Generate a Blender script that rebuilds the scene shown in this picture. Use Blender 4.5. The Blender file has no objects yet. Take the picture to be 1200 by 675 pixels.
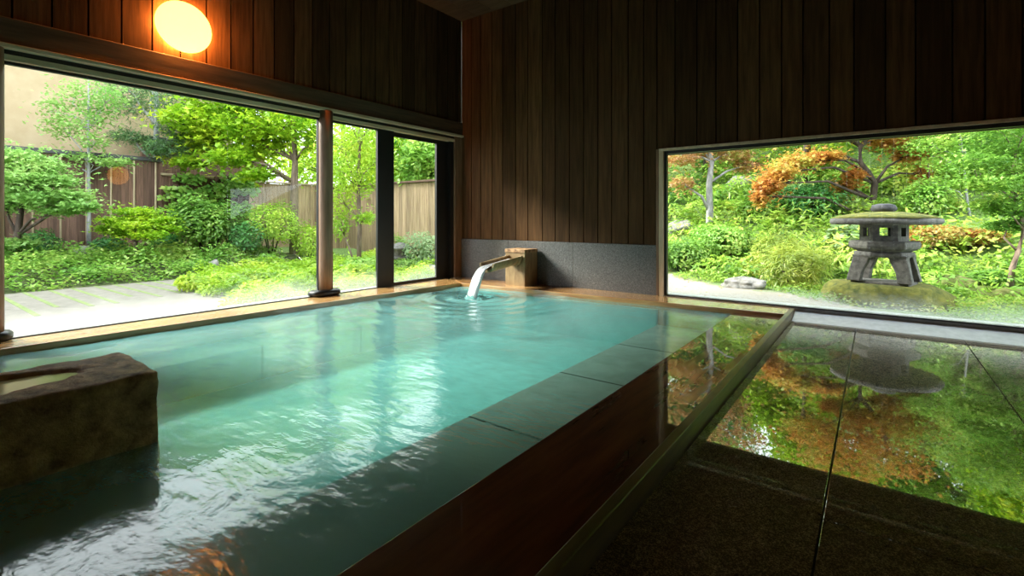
import bpy, math, random
import numpy as np
from mathutils import Vector, Matrix
random.seed(7); rng = np.random.default_rng(7)
S = bpy.context.scene; COL = S.collection
PI = math.pi

# ------------------------------------------------------------------ camera
F_PX, CX, CY, CAM_H = 572.0, 600.0, 256.5, 1.1
YAW = math.atan(426 / 572)
cd = bpy.data.cameras.new('camera'); cam = bpy.data.objects.new('camera', cd); COL.objects.link(cam)
cam.location = (0, 0, CAM_H); cam.rotation_euler = (PI / 2, 0, YAW)
cd.sensor_width = 36; cd.lens = 36 * F_PX / 1200; cd.shift_y = -(337.5 - CY) / 1200
cd.clip_start = 0.05; cd.clip_end = 200
S.camera = cam
FW = (-math.sin(YAW), math.cos(YAW)); RT = (math.cos(YAW), math.sin(YAW))
def at(u, v, t):
    s = (u - CX) / F_PX
    return Vector(((FW[0] + RT[0] * s) * t, (FW[1] + RT[1] * s) * t, CAM_H - (v - CY) / F_PX * t))

# ------------------------------------------------------------------ light
w = bpy.data.worlds.new('sky'); S.world = w; w.use_nodes = True
wn = w.node_tree.nodes; wl = w.node_tree.links
bg = wn['Background']
bg.inputs['Color'].default_value = (0.90, 0.96, 1.0, 1); bg.inputs['Strength'].default_value = 1.85
sd = bpy.data.lights.new('sun', 'SUN'); sun = bpy.data.objects.new('sun', sd); COL.objects.link(sun)
sd.energy = 4.4; sd.angle = math.radians(18); sd.color = (1.0, 0.95, 0.82)
sun.rotation_euler = Vector((-.78, -.30, .55)).to_track_quat('Z', 'Y').to_euler()
S.view_settings.view_transform = 'Standard'; S.view_settings.look = 'None'
S.view_settings.exposure = 1.8; S.view_settings.gamma = 1; S.view_settings.use_curve_mapping = False
cy = S.cycles
cy.use_denoising = True; cy.max_bounces = 8; cy.diffuse_bounces = 4; cy.glossy_bounces = 4
cy.transmission_bounces = 5; cy.transparent_max_bounces = 16; cy.caustics_reflective = False; cy.caustics_refractive = False
cy.sample_clamp_indirect = 4.0

# ------------------------------------------------------------------ helpers
def tag(o, label=None, cat=None, group=None, kind=None):
    if label: o['label'] = label
    if cat: o['category'] = cat
    if group: o['group'] = group
    if kind: o['kind'] = kind
    return o
def empty(name, loc=(0, 0, 0), rz=0.0):
    o = bpy.data.objects.new(name, None); COL.objects.link(o)
    o.location = loc; o.rotation_euler = (0, 0, rz); o.empty_display_size = .1
    return o
class MB:
    def __init__(s): s.v = []; s.f = []; s.n = 0
    def add(s, verts, faces):
        verts = [tuple(p) for p in verts]
        s.v += verts; s.f += [tuple(i + s.n for i in f) for f in faces]; s.n += len(verts); return s
    def box(s, x0, x1, y0, y1, z0, z1, M=None):
        vs = [Vector((x, y, z)) for z in (z0, z1) for y in (y0, y1) for x in (x0, x1)]
        if M is not None: vs = [M @ p for p in vs]
        return s.add(vs, [(0, 2, 3, 1), (4, 5, 7, 6), (0, 1, 5, 4), (1, 3, 7, 5), (3, 2, 6, 7), (2, 0, 4, 6)])
    def prism(s, poly, z0, z1):
        n = len(poly)
        vs = [(x, y, z0) for x, y in poly] + [(x, y, z1) for x, y in poly]
        fs = [tuple(range(n - 1, -1, -1)), tuple(range(n, 2 * n))] + [(i, (i + 1) % n, n + (i + 1) % n, n + i) for i in range(n)]
        return s.add(vs, fs)
    def tube(s, pts, rad, k=8, cap=True):
        pts = [Vector(p) for p in pts]; rings = []; up = Vector((0.13, 0.21, 1)).normalized()
        for i, p in enumerate(pts):
            d = (pts[min(i + 1, len(pts) - 1)] - pts[max(i - 1, 0)]).normalized()
            a = d.cross(up)
            if a.length < 1e-3: a = d.cross(Vector((1, 0, 0)))
            a.normalize(); b = d.cross(a).normalized()
            r = rad[i] if hasattr(rad, '__len__') else rad
            rings += [p + (a * math.cos(2 * PI * j / k) + b * math.sin(2 * PI * j / k)) * r for j in range(k)]
        n = len(pts)
        fs = [(i * k + j, i * k + (j + 1) % k, (i + 1) * k + (j + 1) % k, (i + 1) * k + j) for i in range(n - 1) for j in range(k)]
        if cap: fs += [tuple(range(k - 1, -1, -1)), tuple((n - 1) * k + j for j in range(k))]
        return s.add(rings, fs)
    def lathe(s, prof, c=(0, 0, 0), k=24, rot=0.0, wob=0.0):
        vs = []
        for r, z in prof:
            for j in range(k):
                a = 2 * PI * j / k + rot; q = r * (1 + (random.uniform(-wob, wob) if wob else 0))
                vs.append((c[0] + q * math.cos(a), c[1] + q * math.sin(a), c[2] + z))
        n = len(prof)
        fs = [(i * k + j, i * k + (j + 1) % k, (i + 1) * k + (j + 1) % k, (i + 1) * k + j) for i in range(n - 1) for j in range(k)]
        fs += [tuple(range(k - 1, -1, -1)), tuple((n - 1) * k + j for j in range(k))]
        return s.add(vs, fs)
    def build(s, name, mat, parent=None, smooth=False, bevel=0.0, loc=None):
        me = bpy.data.meshes.new(name); me.from_pydata(s.v, [], s.f); me.update()
        if mat: me.materials.append(mat)
        o = bpy.data.objects.new(name, me); COL.objects.link(o)
        if loc: o.location = loc
        if parent: o.parent = parent
        if smooth: me.polygons.foreach_set('use_smooth', [True] * len(me.polygons))
        if bevel:
            m = o.modifiers.new('bevel', 'BEVEL'); m.width = bevel; m.segments = 2; m.limit_method = 'ANGLE'
        return o
def fast_mesh(name, V, Fq, mat, parent=None, smooth=False):
    me = bpy.data.meshes.new(name); nv, nf, k = len(V), len(Fq), Fq.shape[1]
    me.vertices.add(nv); me.vertices.foreach_set('co', V.astype(np.float32).ravel())
    me.loops.add(nf * k); me.loops.foreach_set('vertex_index', Fq.astype(np.int32).ravel())
    me.polygons.add(nf); me.polygons.foreach_set('loop_start', np.arange(0, nf * k, k, dtype=np.int32))
    me.update(calc_edges=True)
    if smooth: me.polygons.foreach_set('use_smooth', [True] * nf)
    me.materials.append(mat)
    o = bpy.data.objects.new(name, me); COL.objects.link(o)
    if parent: o.parent = parent
    return o

# ------------------------------------------------------------------ materials
def mat_new(name):
    m = bpy.data.materials.new(name); m.use_nodes = True
    nt = m.node_tree; b = nt.nodes['Principled BSDF']
    return m, nt, b
def N(nt, typ, **kw):
    n = nt.nodes.new(typ)
    for k, v in kw.items():
        if k in n.inputs.keys(): n.inputs[k].default_value = v
        else: setattr(n, k, v)
    return n
def ramp(nt, src, stops):
    r = nt.nodes.new('ShaderNodeValToRGB'); e = r.color_ramp.elements
    while len(e) < len(stops): e.new(0.5)
    for i, (p, c) in enumerate(stops): e[i].position = p; e[i].color = (*c, 1)
    nt.links.new(src, r.inputs['Fac']); return r.outputs['Color']
def coords(nt, scale=(1, 1, 1), kind='Object'):
    tc = nt.nodes.new('ShaderNodeTexCoord'); mp = nt.nodes.new('ShaderNodeMapping')
    mp.inputs['Scale'].default_value = scale; nt.links.new(tc.outputs[kind], mp.inputs['Vector']); return mp.outputs['Vector']
def bump(nt, b, src, strength=.3, dist=.01):
    bp = nt.nodes.new('ShaderNodeBump'); bp.inputs['Strength'].default_value = strength; bp.inputs['Distance'].default_value = dist
    nt.links.new(src, bp.inputs['Height']); nt.links.new(bp.outputs['Normal'], b.inputs['Normal']); return bp

def wood(name, dark, light, grain=(14, 14, .9), rough=.6, island=.5, coat=0.0, bumps=.25):
    m, nt, b = mat_new(name)
    geo = nt.nodes.new('ShaderNodeNewGeometry')
    vec = coords(nt, grain)
    add = N(nt, 'ShaderNodeVectorMath', operation='ADD')
    mul = N(nt, 'ShaderNodeVectorMath', operation='SCALE'); mul.inputs['Scale'].default_value = 31.0
    cmb = nt.nodes.new('ShaderNodeCombineXYZ')
    for i in range(3): nt.links.new(geo.outputs['Random Per Island'], cmb.inputs[i])
    nt.links.new(cmb.outputs[0], mul.inputs[0]); nt.links.new(vec, add.inputs[0]); nt.links.new(mul.outputs[0], add.inputs[1])
    n1 = N(nt, 'ShaderNodeTexNoise', Scale=1.6, Detail=7.0, Roughness=.62); nt.links.new(add.outputs[0], n1.inputs['Vector'])
    c = ramp(nt, n1.outputs['Fac'], [(.32, dark), (.68, light)])
    mixr = N(nt, 'ShaderNodeMapRange'); mixr.inputs['To Min'].default_value = 1 - island; mixr.inputs['To Max'].default_value = 1 + island * .45
    nt.links.new(geo.outputs['Random Per Island'], mixr.inputs['Value'])
    sc = N(nt, 'ShaderNodeVectorMath', operation='SCALE'); nt.links.new(c, sc.inputs[0]); nt.links.new(mixr.outputs[0], sc.inputs['Scale'])
    nt.links.new(sc.outputs[0], b.inputs['Base Color']); b.inputs['Roughness'].default_value = rough
    if coat: b.inputs['Coat Weight'].default_value = coat; b.inputs['Coat Roughness'].default_value = .04
    bump(nt, b, n1.outputs['Fac'], bumps, .006)
    return m
def stone(name, c0, c1, scale=18, rough=.8, bumps=.5, speck=None, coat=0, coat_ior=1.5, dist=.01):
    m, nt, b = mat_new(name); vec = coords(nt)
    n1 = N(nt, 'ShaderNodeTexNoise', Scale=scale, Detail=8.0, Roughness=.65); nt.links.new(vec, n1.inputs['Vector'])
    c = ramp(nt, n1.outputs['Fac'], [(.35, c0), (.65, c1)])
    if speck:
        v = N(nt, 'ShaderNodeTexVoronoi', Scale=speck[0]); nt.links.new(vec, v.inputs['Vector'])
        sepc = nt.nodes.new('ShaderNodeSeparateColor'); nt.links.new(v.outputs['Color'], sepc.inputs[0])
        c2 = ramp(nt, sepc.outputs[0], [(.45, (0.25, .25, .25)), (.95, speck[1])])
        mx = N(nt, 'ShaderNodeMix', data_type='RGBA', blend_type='MULTIPLY'); mx.inputs['Factor'].default_value = 1
        nt.links.new(c, mx.inputs['A']); nt.links.new(c2, mx.inputs['B']); c = mx.outputs['Result']
    nt.links.new(c, b.inputs['Base Color']); b.inputs['Roughness'].default_value = rough
    if coat:
        b.inputs['Coat Weight'].default_value = coat; b.inputs['Coat Roughness'].default_value = .015; b.inputs['Coat IOR'].default_value = coat_ior
    bump(nt, b, n1.outputs['Fac'], bumps, dist)
    return m
def plain(name, c, rough=.6, metal=0):
    m, nt, b = mat_new(name); vec = coords(nt)
    n1 = N(nt, 'ShaderNodeTexNoise', Scale=6.0, Detail=4.0); nt.links.new(vec, n1.inputs['Vector'])
    nt.links.new(ramp(nt, n1.outputs['Fac'], [(.3, tuple(q * .85 for q in c)), (.7, c)]), b.inputs['Base Color'])
    b.inputs['Roughness'].default_value = rough; b.inputs['Metallic'].default_value = metal
    return m
def leafm(name, c0, c1, c2=None, trans=.45, rough=.5, patch=1.2):
    """leaves: each leaf its own tint, patches of tint over the plant, light passes through"""
    m = bpy.data.materials.new(name); m.use_nodes = True; nt = m.node_tree; nt.nodes.clear()
    out = nt.nodes.new('ShaderNodeOutputMaterial'); geo = nt.nodes.new('ShaderNodeNewGeometry')
    vec = coords(nt); n1 = N(nt, 'ShaderNodeTexNoise', Scale=patch, Detail=3.0); nt.links.new(vec, n1.inputs['Vector'])
    mth = N(nt, 'ShaderNodeMath', operation='MULTIPLY_ADD'); mth.inputs[1].default_value = .45
    nt.links.new(geo.outputs['Random Per Island'], mth.inputs[0]); 
    sub = N(nt, 'ShaderNodeMapRange'); sub.inputs['From Min'].default_value = .35; sub.inputs['From Max'].default_value = .65; sub.inputs['To Max'].default_value = .6
    nt.links.new(n1.outputs['Fac'], sub.inputs['Value']); nt.links.new(sub.outputs[0], mth.inputs[2])
    st = [(0.05, c0), (.6, c1)] + ([(.97, c2)] if c2 else [])
    c = ramp(nt, mth.outputs[0], st)
    d = nt.nodes.new('ShaderNodeBsdfDiffuse'); t = nt.nodes.new('ShaderNodeBsdfTranslucent'); g = nt.nodes.new('ShaderNodeBsdfGlossy')
    g.inputs['Roughness'].default_value = .45; g.inputs['Color'].default_value = (.5, .5, .5, 1)
    nt.links.new(c, d.inputs['Color']); nt.links.new(c, t.inputs['Color'])
    m1 = nt.nodes.new('ShaderNodeMixShader'); m1.inputs['Fac'].default_value = trans
    nt.links.new(d.outputs[0], m1.inputs[1]); nt.links.new(t.outputs[0], m1.inputs[2])
    m2 = nt.nodes.new('ShaderNodeMixShader'); m2.inputs['Fac'].default_value = .06
    nt.links.new(m1.outputs[0], m2.inputs[1]); nt.links.new(g.outputs[0], m2.inputs[2])
    nt.links.new(m2.outputs[0], out.inputs['Surface'])
    return m

M = {}
M['board'] = wood('cedar_boards', (.052, .026, .011), (.125, .064, .027), rough=.8)
M['board'].node_tree.nodes['Principled BSDF'].inputs['Specular IOR Level'].default_value = .12
M['beam'] = wood('dark_beam', (.05, .028, .016), (.13, .075, .04), grain=(10, 1.0, 10), island=.2)
M['beamx'] = wood('dark_beam_lengthwise', (.05, .028, .016), (.13, .075, .04), grain=(1.0, 10, 10), island=.2)
M['pale'] = wood('pale_trim', (.50, .38, .24), (.76, .61, .43), grain=(9, 1, 9), island=.1)
M['palex'] = wood('pale_trim_cross', (.50, .36, .22), (.76, .59, .40), grain=(9, 9, 1), island=.1)
M['brown'] = wood('brown_trim', (.14, .075, .04), (.30, .17, .10), grain=(9, 9, 1), island=.1)
M['post'] = wood('post_wood', (.17, .095, .06), (.38, .23, .15), grain=(9, 9, .7), island=.1)
M['rim'] = wood('wet_rim_wood', (.40, .19, .06), (.68, .42, .17), grain=(7, 1, 9), rough=.25, island=.1, coat=.7, bumps=.08)
M['rimx'] = wood('wet_rim_wood_cross', (.40, .17, .06), (.66, .40, .16), grain=(1, 7, 9), rough=.25, island=.1, coat=.8, bumps=.08)
M['black'] = plain('black_metal', (.012, .012, .013), .45)
M['granite'] = stone('grey_granite_wall', (.17, .17, .175), (.27, .27, .27), scale=30, rough=.55, bumps=.2, speck=(260, (1, 1, 1)))
M['floor'] = stone('wet_granite_floor', (.20, .16, .12), (.46, .38, .29), scale=26, rough=.6, bumps=.15, speck=(240, (1.2, 1.15, 1.05)), coat=1, coat_ior=1.85, dist=.001)
M['spout'] = wood('spout_log', (.17, .10, .045), (.42, .30, .15), grain=(6, 6, 1.5), rough=.5, island=.1)
M['blackstone'] = stone('black_stone', (.008, .008, .009), (.02, .02, .022), scale=9, rough=.35)
M['block'] = stone('weathered_brown_stone', (.13, .06, .025), (.62, .38, .19), scale=10, rough=.65, bumps=1.0, dist=.03)
M['lantern'] = stone('lantern_granite', (.07, .068, .066), (.17, .163, .155), scale=14, rough=.9, bumps=.6)
M['rock'] = stone('garden_rock', (.10, .10, .09), (.34, .32, .30), scale=5, rough=.9, bumps=.9, dist=.04)
M['blackrock'] = stone('dark_blue_grey_stone', (.03, .03, .035), (.09, .09, .10), scale=9, rough=.9, bumps=.7)
M['mossrock'] = stone('mossy_rock', (.07, .11, .02), (.24, .24, .09), scale=4, rough=.95, bumps=.9, dist=.03)
M['moss'] = stone('moss', (.05, .07, .012), (.20, .19, .035), scale=9, rough=1, bumps=1, dist=.03)
M['plaster'] = stone('beige_plaster', (.36, .27, .16), (.42, .33, .21), scale=2, rough=.95, bumps=.1)
M['fence'] = wood('fence_boards', (.09, .045, .032), (.22, .12, .085), island=.35, rough=.8)
M['fence_tan'] = wood('tan_fence_boards', (.26, .17, .10), (.50, .36, .23), island=.3, rough=.85)
M['batten'] = wood('bamboo_batten', (.36, .27, .17), (.55, .44, .30), island=.2, rough=.7)
M['cap'] = plain('dark_cap_tile', (.05, .05, .055), .5)
M['concrete'] = stone('pale_paving', (.165, .145, .12), (.25, .225, .195), scale=7, rough=.75, bumps=.3)
M['joint'] = stone('mossy_joint', (.13, .19, .06), (.26, .30, .12), scale=14, rough=1)
M['sill'] = stone('grey_white_sill', (.36, .38, .40), (.48, .50, .52), scale=12, rough=.35, bumps=.1)
M['bark'] = wood('bark', (.09, .06, .045), (.26, .19, .15), grain=(9, 9, 2), rough=.9, island=0, bumps=.6)
M['bark_dark'] = wood('dark_bark', (.03, .02, .015), (.10, .07, .055), grain=(9, 9, 2), rough=.9, island=0, bumps=.6)
M['bark_grey'] = wood('grey_bark', (.18, .18, .19), (.42, .41, .42), grain=(9, 9, 3), rough=.9, island=0, bumps=.6)
M['soffit'] = wood('soffit', (.03, .018, .012), (.07, .045, .03), grain=(1, 9, 9), island=.2)
M['pooltile'] = None
L = {}
L['lime'] = leafm('leaf_lime', (.20, .40, .03), (.42, .62, .05), (.66, .72, .10))
L['maple'] = leafm('leaf_maple_green', (.16, .38, .02), (.40, .60, .03), (.62, .70, .05), trans=.5)
L['mid'] = leafm('leaf_mid_green', (.07, .20, .03), (.21, .41, .06), (.42, .55, .11))
L['fresh'] = leafm('leaf_fresh_green', (.13, .34, .05), (.31, .53, .09), (.52, .62, .15))
L['deep'] = leafm('leaf_deep_green', (.02, .10, .02), (.06, .24, .05), (.16, .40, .08), trans=.3)
L['pine'] = leafm('leaf_pine', (.05, .13, .05), (.14, .27, .11), (.24, .40, .12), trans=.2)
L['pale'] = leafm('leaf_pale_sapling', (.18, .38, .08), (.32, .54, .14), (.50, .64, .22))
L['orange'] = leafm('leaf_orange_maple', (.46, .15, .04), (.58, .31, .07), (.46, .48, .10), trans=.5)
L['rust'] = leafm('leaf_rusty', (.34, .17, .08), (.55, .32, .14), (.42, .48, .12), trans=.4)
L['mix'] = leafm('leaf_mixed_hill', (.09, .26, .03), (.34, .53, .07), (.62, .60, .14), patch=.9)
L['olive'] = leafm('leaf_olive', (.16, .26, .04), (.36, .44, .07), (.56, .56, .12))
L['blade'] = leafm('leaf_blade', (.12, .32, .04), (.30, .54, .08), (.52, .66, .14))
L['grey'] = leafm('leaf_greygreen', (.20, .34, .16), (.36, .50, .24), (.50, .60, .34))
L['red'] = leafm('leaf_reddish', (.52, .14, .05), (.50, .34, .08), (.30, .44, .08))

def schlick(nt, f0, power=5.0, normal=None):
    lw = nt.nodes.new('ShaderNodeLayerWeight'); lw.inputs['Blend'].default_value = .5
    if normal is not None: nt.links.new(normal, lw.inputs['Normal'])
    p_ = N(nt, 'ShaderNodeMath', operation='POWER'); p_.inputs[1].default_value = power; nt.links.new(lw.outputs['Facing'], p_.inputs[0])
    a = N(nt, 'ShaderNodeMath', operation='MULTIPLY_ADD'); a.inputs[1].default_value = 1 - f0; a.inputs[2].default_value = f0; nt.links.new(p_.outputs[0], a.inputs[0])
    return a.outputs[0]
def glass_mat(name, haze_h, haze_max, patch=None):
    m = bpy.data.materials.new(name); m.use_nodes = True; nt = m.node_tree; nt.nodes.clear()
    out = nt.nodes.new('ShaderNodeOutputMaterial')
    tr = nt.nodes.new('ShaderNodeBsdfTransparent'); tr.inputs['Color'].default_value = (.96, .98, .97, 1)
    gl = nt.nodes.new('ShaderNodeBsdfGlossy'); gl.inputs['Roughness'].default_value = 0.0
    m1 = nt.nodes.new('ShaderNodeMixShader'); nt.links.new(schlick(nt, .018), m1.inputs['Fac'])
    nt.links.new(tr.outputs[0], m1.inputs[1]); nt.links.new(gl.outputs[0], m1.inputs[2])
    # whitish steam haze painted into the pane, strongest low down
    ts = nt.nodes.new('ShaderNodeBsdfTranslucent'); ts.inputs['Color'].default_value = (.9, .93, .92, 1)
    tc = nt.nodes.new('ShaderNodeTexCoord'); sp = nt.nodes.new('ShaderNodeSeparateXYZ'); nt.links.new(tc.outputs['Object'], sp.inputs[0])
    nz = N(nt, 'ShaderNodeTexNoise', Scale=1.3, Detail=4.0); nt.links.new(tc.outputs['Object'], nz.inputs['Vector'])
    a = N(nt, 'ShaderNodeMath', operation='MULTIPLY_ADD'); a.inputs[1].default_value = -haze_h * 1.6; nt.links.new(nz.outputs['Fac'], a.inputs[0]); nt.links.new(sp.outputs['Z'], a.inputs[2])
    mr = N(nt, 'ShaderNodeMapRange', interpolation_type='SMOOTHSTEP'); mr.inputs['From Min'].default_value = -haze_h * .9; mr.inputs['From Max'].default_value = haze_h * .35
    mr.inputs['To Min'].default_value = haze_max; mr.inputs['To Max'].default_value = 0.0
    nt.links.new(a.outputs[0], mr.inputs['Value'])
    m2 = nt.nodes.new('ShaderNodeMixShader'); nt.links.new(mr.outputs[0], m2.inputs['Fac'])
    nt.links.new(m1.outputs[0], m2.inputs[1]); nt.links.new(ts.outputs[0], m2.inputs[2])
    nt.links.new(m2.outputs[0], out.inputs['Surface'])
    return m
M['glass_left'] = glass_mat('steam_haze_glass_left', .26, .10)
M['glass_right'] = glass_mat('steam_haze_glass_right', .26, .22)

def water_mat():
    m = bpy.data.materials.new('milky_turquoise_water'); m.use_nodes = True; nt = m.node_tree; nt.nodes.clear()
    out = nt.nodes.new('ShaderNodeOutputMaterial'); vec = coords(nt, (1, 1, 1))
    n1 = N(nt, 'ShaderNodeTexNoise', Scale=3.2, Detail=5.0, Roughness=.55, Distortion=.6); nt.links.new(vec, n1.inputs['Vector'])
    v2 = coords(nt, (2.2, 6, 1)); n2 = N(nt, 'ShaderNodeTexNoise', Scale=2.5, Detail=3.0); nt.links.new(v2, n2.inputs['Vector'])
    ad = N(nt, 'ShaderNodeMath', operation='ADD'); nt.links.new(n1.outputs['Fac'], ad.inputs[0]); nt.links.new(n2.outputs['Fac'], ad.inputs[1])
    bp = N(nt, 'ShaderNodeBump', Strength=1.0, Distance=.0045); nt.links.new(ad.outputs[0], bp.inputs['Height'])
    tr = nt.nodes.new('ShaderNodeBsdfTransparent'); tr.inputs['Color'].default_value = (.74, .92, .88, 1)
    df = nt.nodes.new('ShaderNodeBsdfDiffuse'); df.inputs['Color'].default_value = (.27, .66, .67, 1)
    m1 = nt.nodes.new('ShaderNodeMixShader'); m1.inputs['Fac'].default_value = .42
    nt.links.new(tr.outputs[0], m1.inputs[1]); nt.links.new(df.outputs[0], m1.inputs[2])
    gl = nt.nodes.new('ShaderNodeBsdfGlossy'); gl.inputs['Roughness'].default_value = .13; nt.links.new(bp.outputs[0], gl.inputs['Normal'])
    m2 = nt.nodes.new('ShaderNodeMixShader'); nt.links.new(schlick(nt, .05, 4.0, bp.outputs[0]), m2.inputs['Fac'])
    nt.links.new(m1.outputs[0], m2.inputs[1]); nt.links.new(gl.outputs[0], m2.inputs[2])
    nt.links.new(m2.outputs[0], out.inputs['Surface']); return m
M['water'] = water_mat()

# ------------------------------------------------------------------ dimensions
XL, YB, ZC = -6.34, 6.90, 4.87        # inner faces of the window wall and the end wall, ceiling height
XR, YF = 3.4, -3.2                    # the two walls behind the camera
ZW, ZF = -0.06, -0.10                 # water level, deck level

# ------------------------------------------------------------------ shell
def st(name, mb, mat, **kw): return tag(mb.build(name, mat, **kw), kind='structure')
# window wall: boards above a beam
b = MB(); y = YF
while y < YB - .01:
    y1 = min(y + .27, YB); b.box(XL - .06, XL, y + .008, y1 - .008, 2.93, ZC); y = y1
wl_ = st('wall_left', b, M['board'])
b = MB().box(XL - .12, XL - .07, YF, YB + .12, 2.6, ZC); b.build('wall_backing', M['soffit'], wl_)
b = MB().box(XL - .12, XL - .01, YF, .74, -.9, 2.93); b.build('wall_pier', M['board'], wl_)
b = MB().box(XL - .10, XL + .035, YF, YB, 2.685, 2.93); st('trim_1', b, M['beam'], bevel=.01)
b = MB().box(XL - .10, XL + .075, YF, YB - .02, 2.645, 2.685); st('trim_2', b, M['pale'], bevel=.004)
b = MB().box(XL - .10, XL - .01, YF, YB, 2.60, 2.645); st('trim_3', b, M['black'])
b = MB().box(XL - .12, XL + .01, YF, YB, 2.545, 2.60); st('trim_4', b, M['pale'], bevel=.004)
# end wall: boards, stone dado, window opening from x=-2.53 rightwards
XW = -2.53; ZT = 2.10
b = MB(); x = XL
ws = [.25, .23, .27, .24, .29, .26, .30, .25, .27, .26]
i = 0
while x < XR:
    wd = ws[i % len(ws)]; i += 1; x1 = min(x + wd, XR)
    zb = .725 if x1 <= XW + .1 else ZT
    if x < XW < x1: x1 = XW
    b.box(x + .008, x1 - .008, YB, YB + .05, zb, ZC); x = x1
wb = st('wall_back', b, M['board'])
b = MB().box(XL, XW, YB + .051, YB + .12, -.9, ZC).box(XW, XR, YB + .051, YB + .12, ZT + .02, ZC); b.build('wall_backing', M['soffit'], wb)
b = MB()
for x0, x1 in ((XL, -5.2), (-5.2, -3.9), (-3.9, XW)): b.box(x0 + .001, x1 - .001, YB - .03, YB + .05, -.9, .72)
st('baseboard_back', b, M['granite'], bevel=.004)
b = MB().box(XW, XW + .035, YB - .035, YB + .12, 0, ZT); st('trim_5', b, M['brown'], bevel=.004)
b = MB().box(XW + .035, XW + .10, YB - .03, YB + .14, 0, ZT - .03); st('trim_6', b, M['palex'], bevel=.004)
b = MB().box(XW + .035, XR, YB - .03, YB + .10, ZT - .03, ZT + .005); st('trim_7', b, M['pale'], bevel=.004)
# walls behind the camera
b = MB(); y = YF
while y < YB: b.box(XR, XR + .05, y + .004, min(y + .27, YB) - .004, -.9, ZC); y += .27
st('wall_right', b, M['soffit'])
b = MB(); x = XL
while x < XR: b.box(x + .004, min(x + .27, XR) - .004, YF - .05, YF, -.9, ZC); x += .27
st('wall_front', b, M['soffit'])
b = MB(); x = XL
while x < XR: b.box(x, min(x + .4, XR) - .006, YF, YB + .1, ZC, ZC + .04); x += .4
c_ = st('ceiling', b, M['beamx'])
MB().box(XL - .2, XR + .2, YF - .2, YB + .2, ZC + .05, ZC + .15).build('roof_deck', M['soffit'], c_)
# eaves outside both glazed sides
b = MB().box(XL - .45, XL - .13, YF - .5, YB + .12, 2.86, 2.92).box(XL - .50, XL - .45, YF - .5, YB + .5, 2.80, 2.96)
b.box(XL - .45, XR + .5, YB + .13, YB + .95, 2.36, 2.42)
e_ = st('roof_eaves', b, M['soffit'])
MB().box(XW - .6, XR + .5, YB + .85, YB + .93, 2.12, 2.40).build('fascia', M['soffit'], e_)

# deck: big wet granite flags with thin joints
b = MB()
XO = -0.79
xs = [XO, -.172, .70, 1.9, 3.1, XR]; 
def flag(x0, x1, y0, y1): b.box(x0 + .004, x1 - .004, y0 + .004, y1 - .004, ZF - .08, ZF)
cuts = {0: [YF, -1.2, 1.0, 3.9, YB - .06], 1: [YF, -.7, 2.305, 4.6, 6.0, YB - .06]}
for k in range(len(xs) - 1):
    cc = cuts[k % 2] if k else [YF, -.4, YB - .06]
    for p, q in zip(cc[:-1], cc[1:]): flag(xs[k], xs[k + 1], p, q)
fl = st('floor', b, M['floor'], bevel=.002)
MB().box(XO, XR, YF, YB + .1, ZF - .16, ZF - .082).build('floor_bed', M['blackstone'], fl)
# pale stone sills outside the glass, and a strip inside it
b = MB().box(XL - .30, XL - .04, YF, YB + .2, -.30, -.012); st('trim_8', b, M['sill'], bevel=.004)
b = MB().box(XW + .035, XR, YB + .03, YB + .34, -.30, .006); st('trim_9', b, M['sill'], bevel=.004)
b = MB().add([(x, y, z) for x in (-.79, XR) for y, z in ((YB - .34, -.098), (YB - .05, -.035), (YB + .03, -.03), (YB + .03, -.2), (YB - .34, -.2))], [(0, 1, 6, 5), (1, 2, 7, 6), (2, 3, 8, 7), (3, 4, 9, 8), (4, 0, 5, 9), (4, 3, 2, 1, 0), (5, 6, 7, 8, 9)]); st('trim_10', b, M['sill'])  # added strip, sloped upward to catch the window light at the deck edge

# ------------------------------------------------------------------ pool
A0 = (-5.95, YF + .1); A = (-5.93, .72); B = (-5.72, 6.20); C = (-.84, 6.42)
b = MB().prism([(XL + .01, YF + .1), A0, (-5.93, .72), B, (XL + .01, 6.62)], -.9, 0.0)
st('pool_rim_left', b, M['rim'], bevel=.008)
b = MB().prism([(XL + .012, 6.625), (-5.715, 6.205), (C[0], C[1]), (C[0], YB - .035), (XL + .012, YB - .035)], -.9, 0.0)
st('pool_rim_back', b, M['rimx'], bevel=.008)
M['lip'] = wood('lip_wood', (.08, .06, .02), (.20, .16, .06), grain=(8, 1, 8), rough=.45, island=.1, coat=.15, bumps=.1)
b = MB().box(-.845, -.795, YF + .1, YB - .035, -.3, 0.0)
st('pool_rim_lip', b, M['lip'], bevel=.006)
# bottom, steps
def pool_stone(name, c0, c1):
    m, nt, bb = mat_new(name); vec = coords(nt)
    br = N(nt, 'ShaderNodeTexBrick', offset=.0, Scale=1.0); br.inputs['Mortar Size'].default_value = .012
    br.inputs['Brick Width'].default_value = 1.25; br.inputs['Row Height'].default_value = 1.25
    mp = nt.nodes.new('ShaderNodeMapping'); mp.inputs['Location'].default_value = (.0, -.09, 0)
    nt.links.new(vec, mp.inputs['Vector']); nt.links.new(mp.outputs[0], br.inputs['Vector'])
    n1 = N(nt, 'ShaderNodeTexNoise', Scale=5.0, Detail=5.0); nt.links.new(vec, n1.inputs['Vector'])
    c = ramp(nt, n1.outputs['Fac'], [(.3, c0), (.7, c1)])
    nt.links.new(c, br.inputs['Color1']); nt.links.new(c, br.inputs['Color2']); br.inputs['Mortar'].default_value = (.03, .04, .035, 1)
    nt.links.new(br.outputs['Color'], bb.inputs['Base Color']); bb.inputs['Roughness'].default_value = .8
    return m
M['bench'] = pool_stone('bench_stone', (.50, .50, .45), (.72, .72, .65))
M['basin'] = plain('milky_pool_bottom', (.33, .76, .77), .9)
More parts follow.
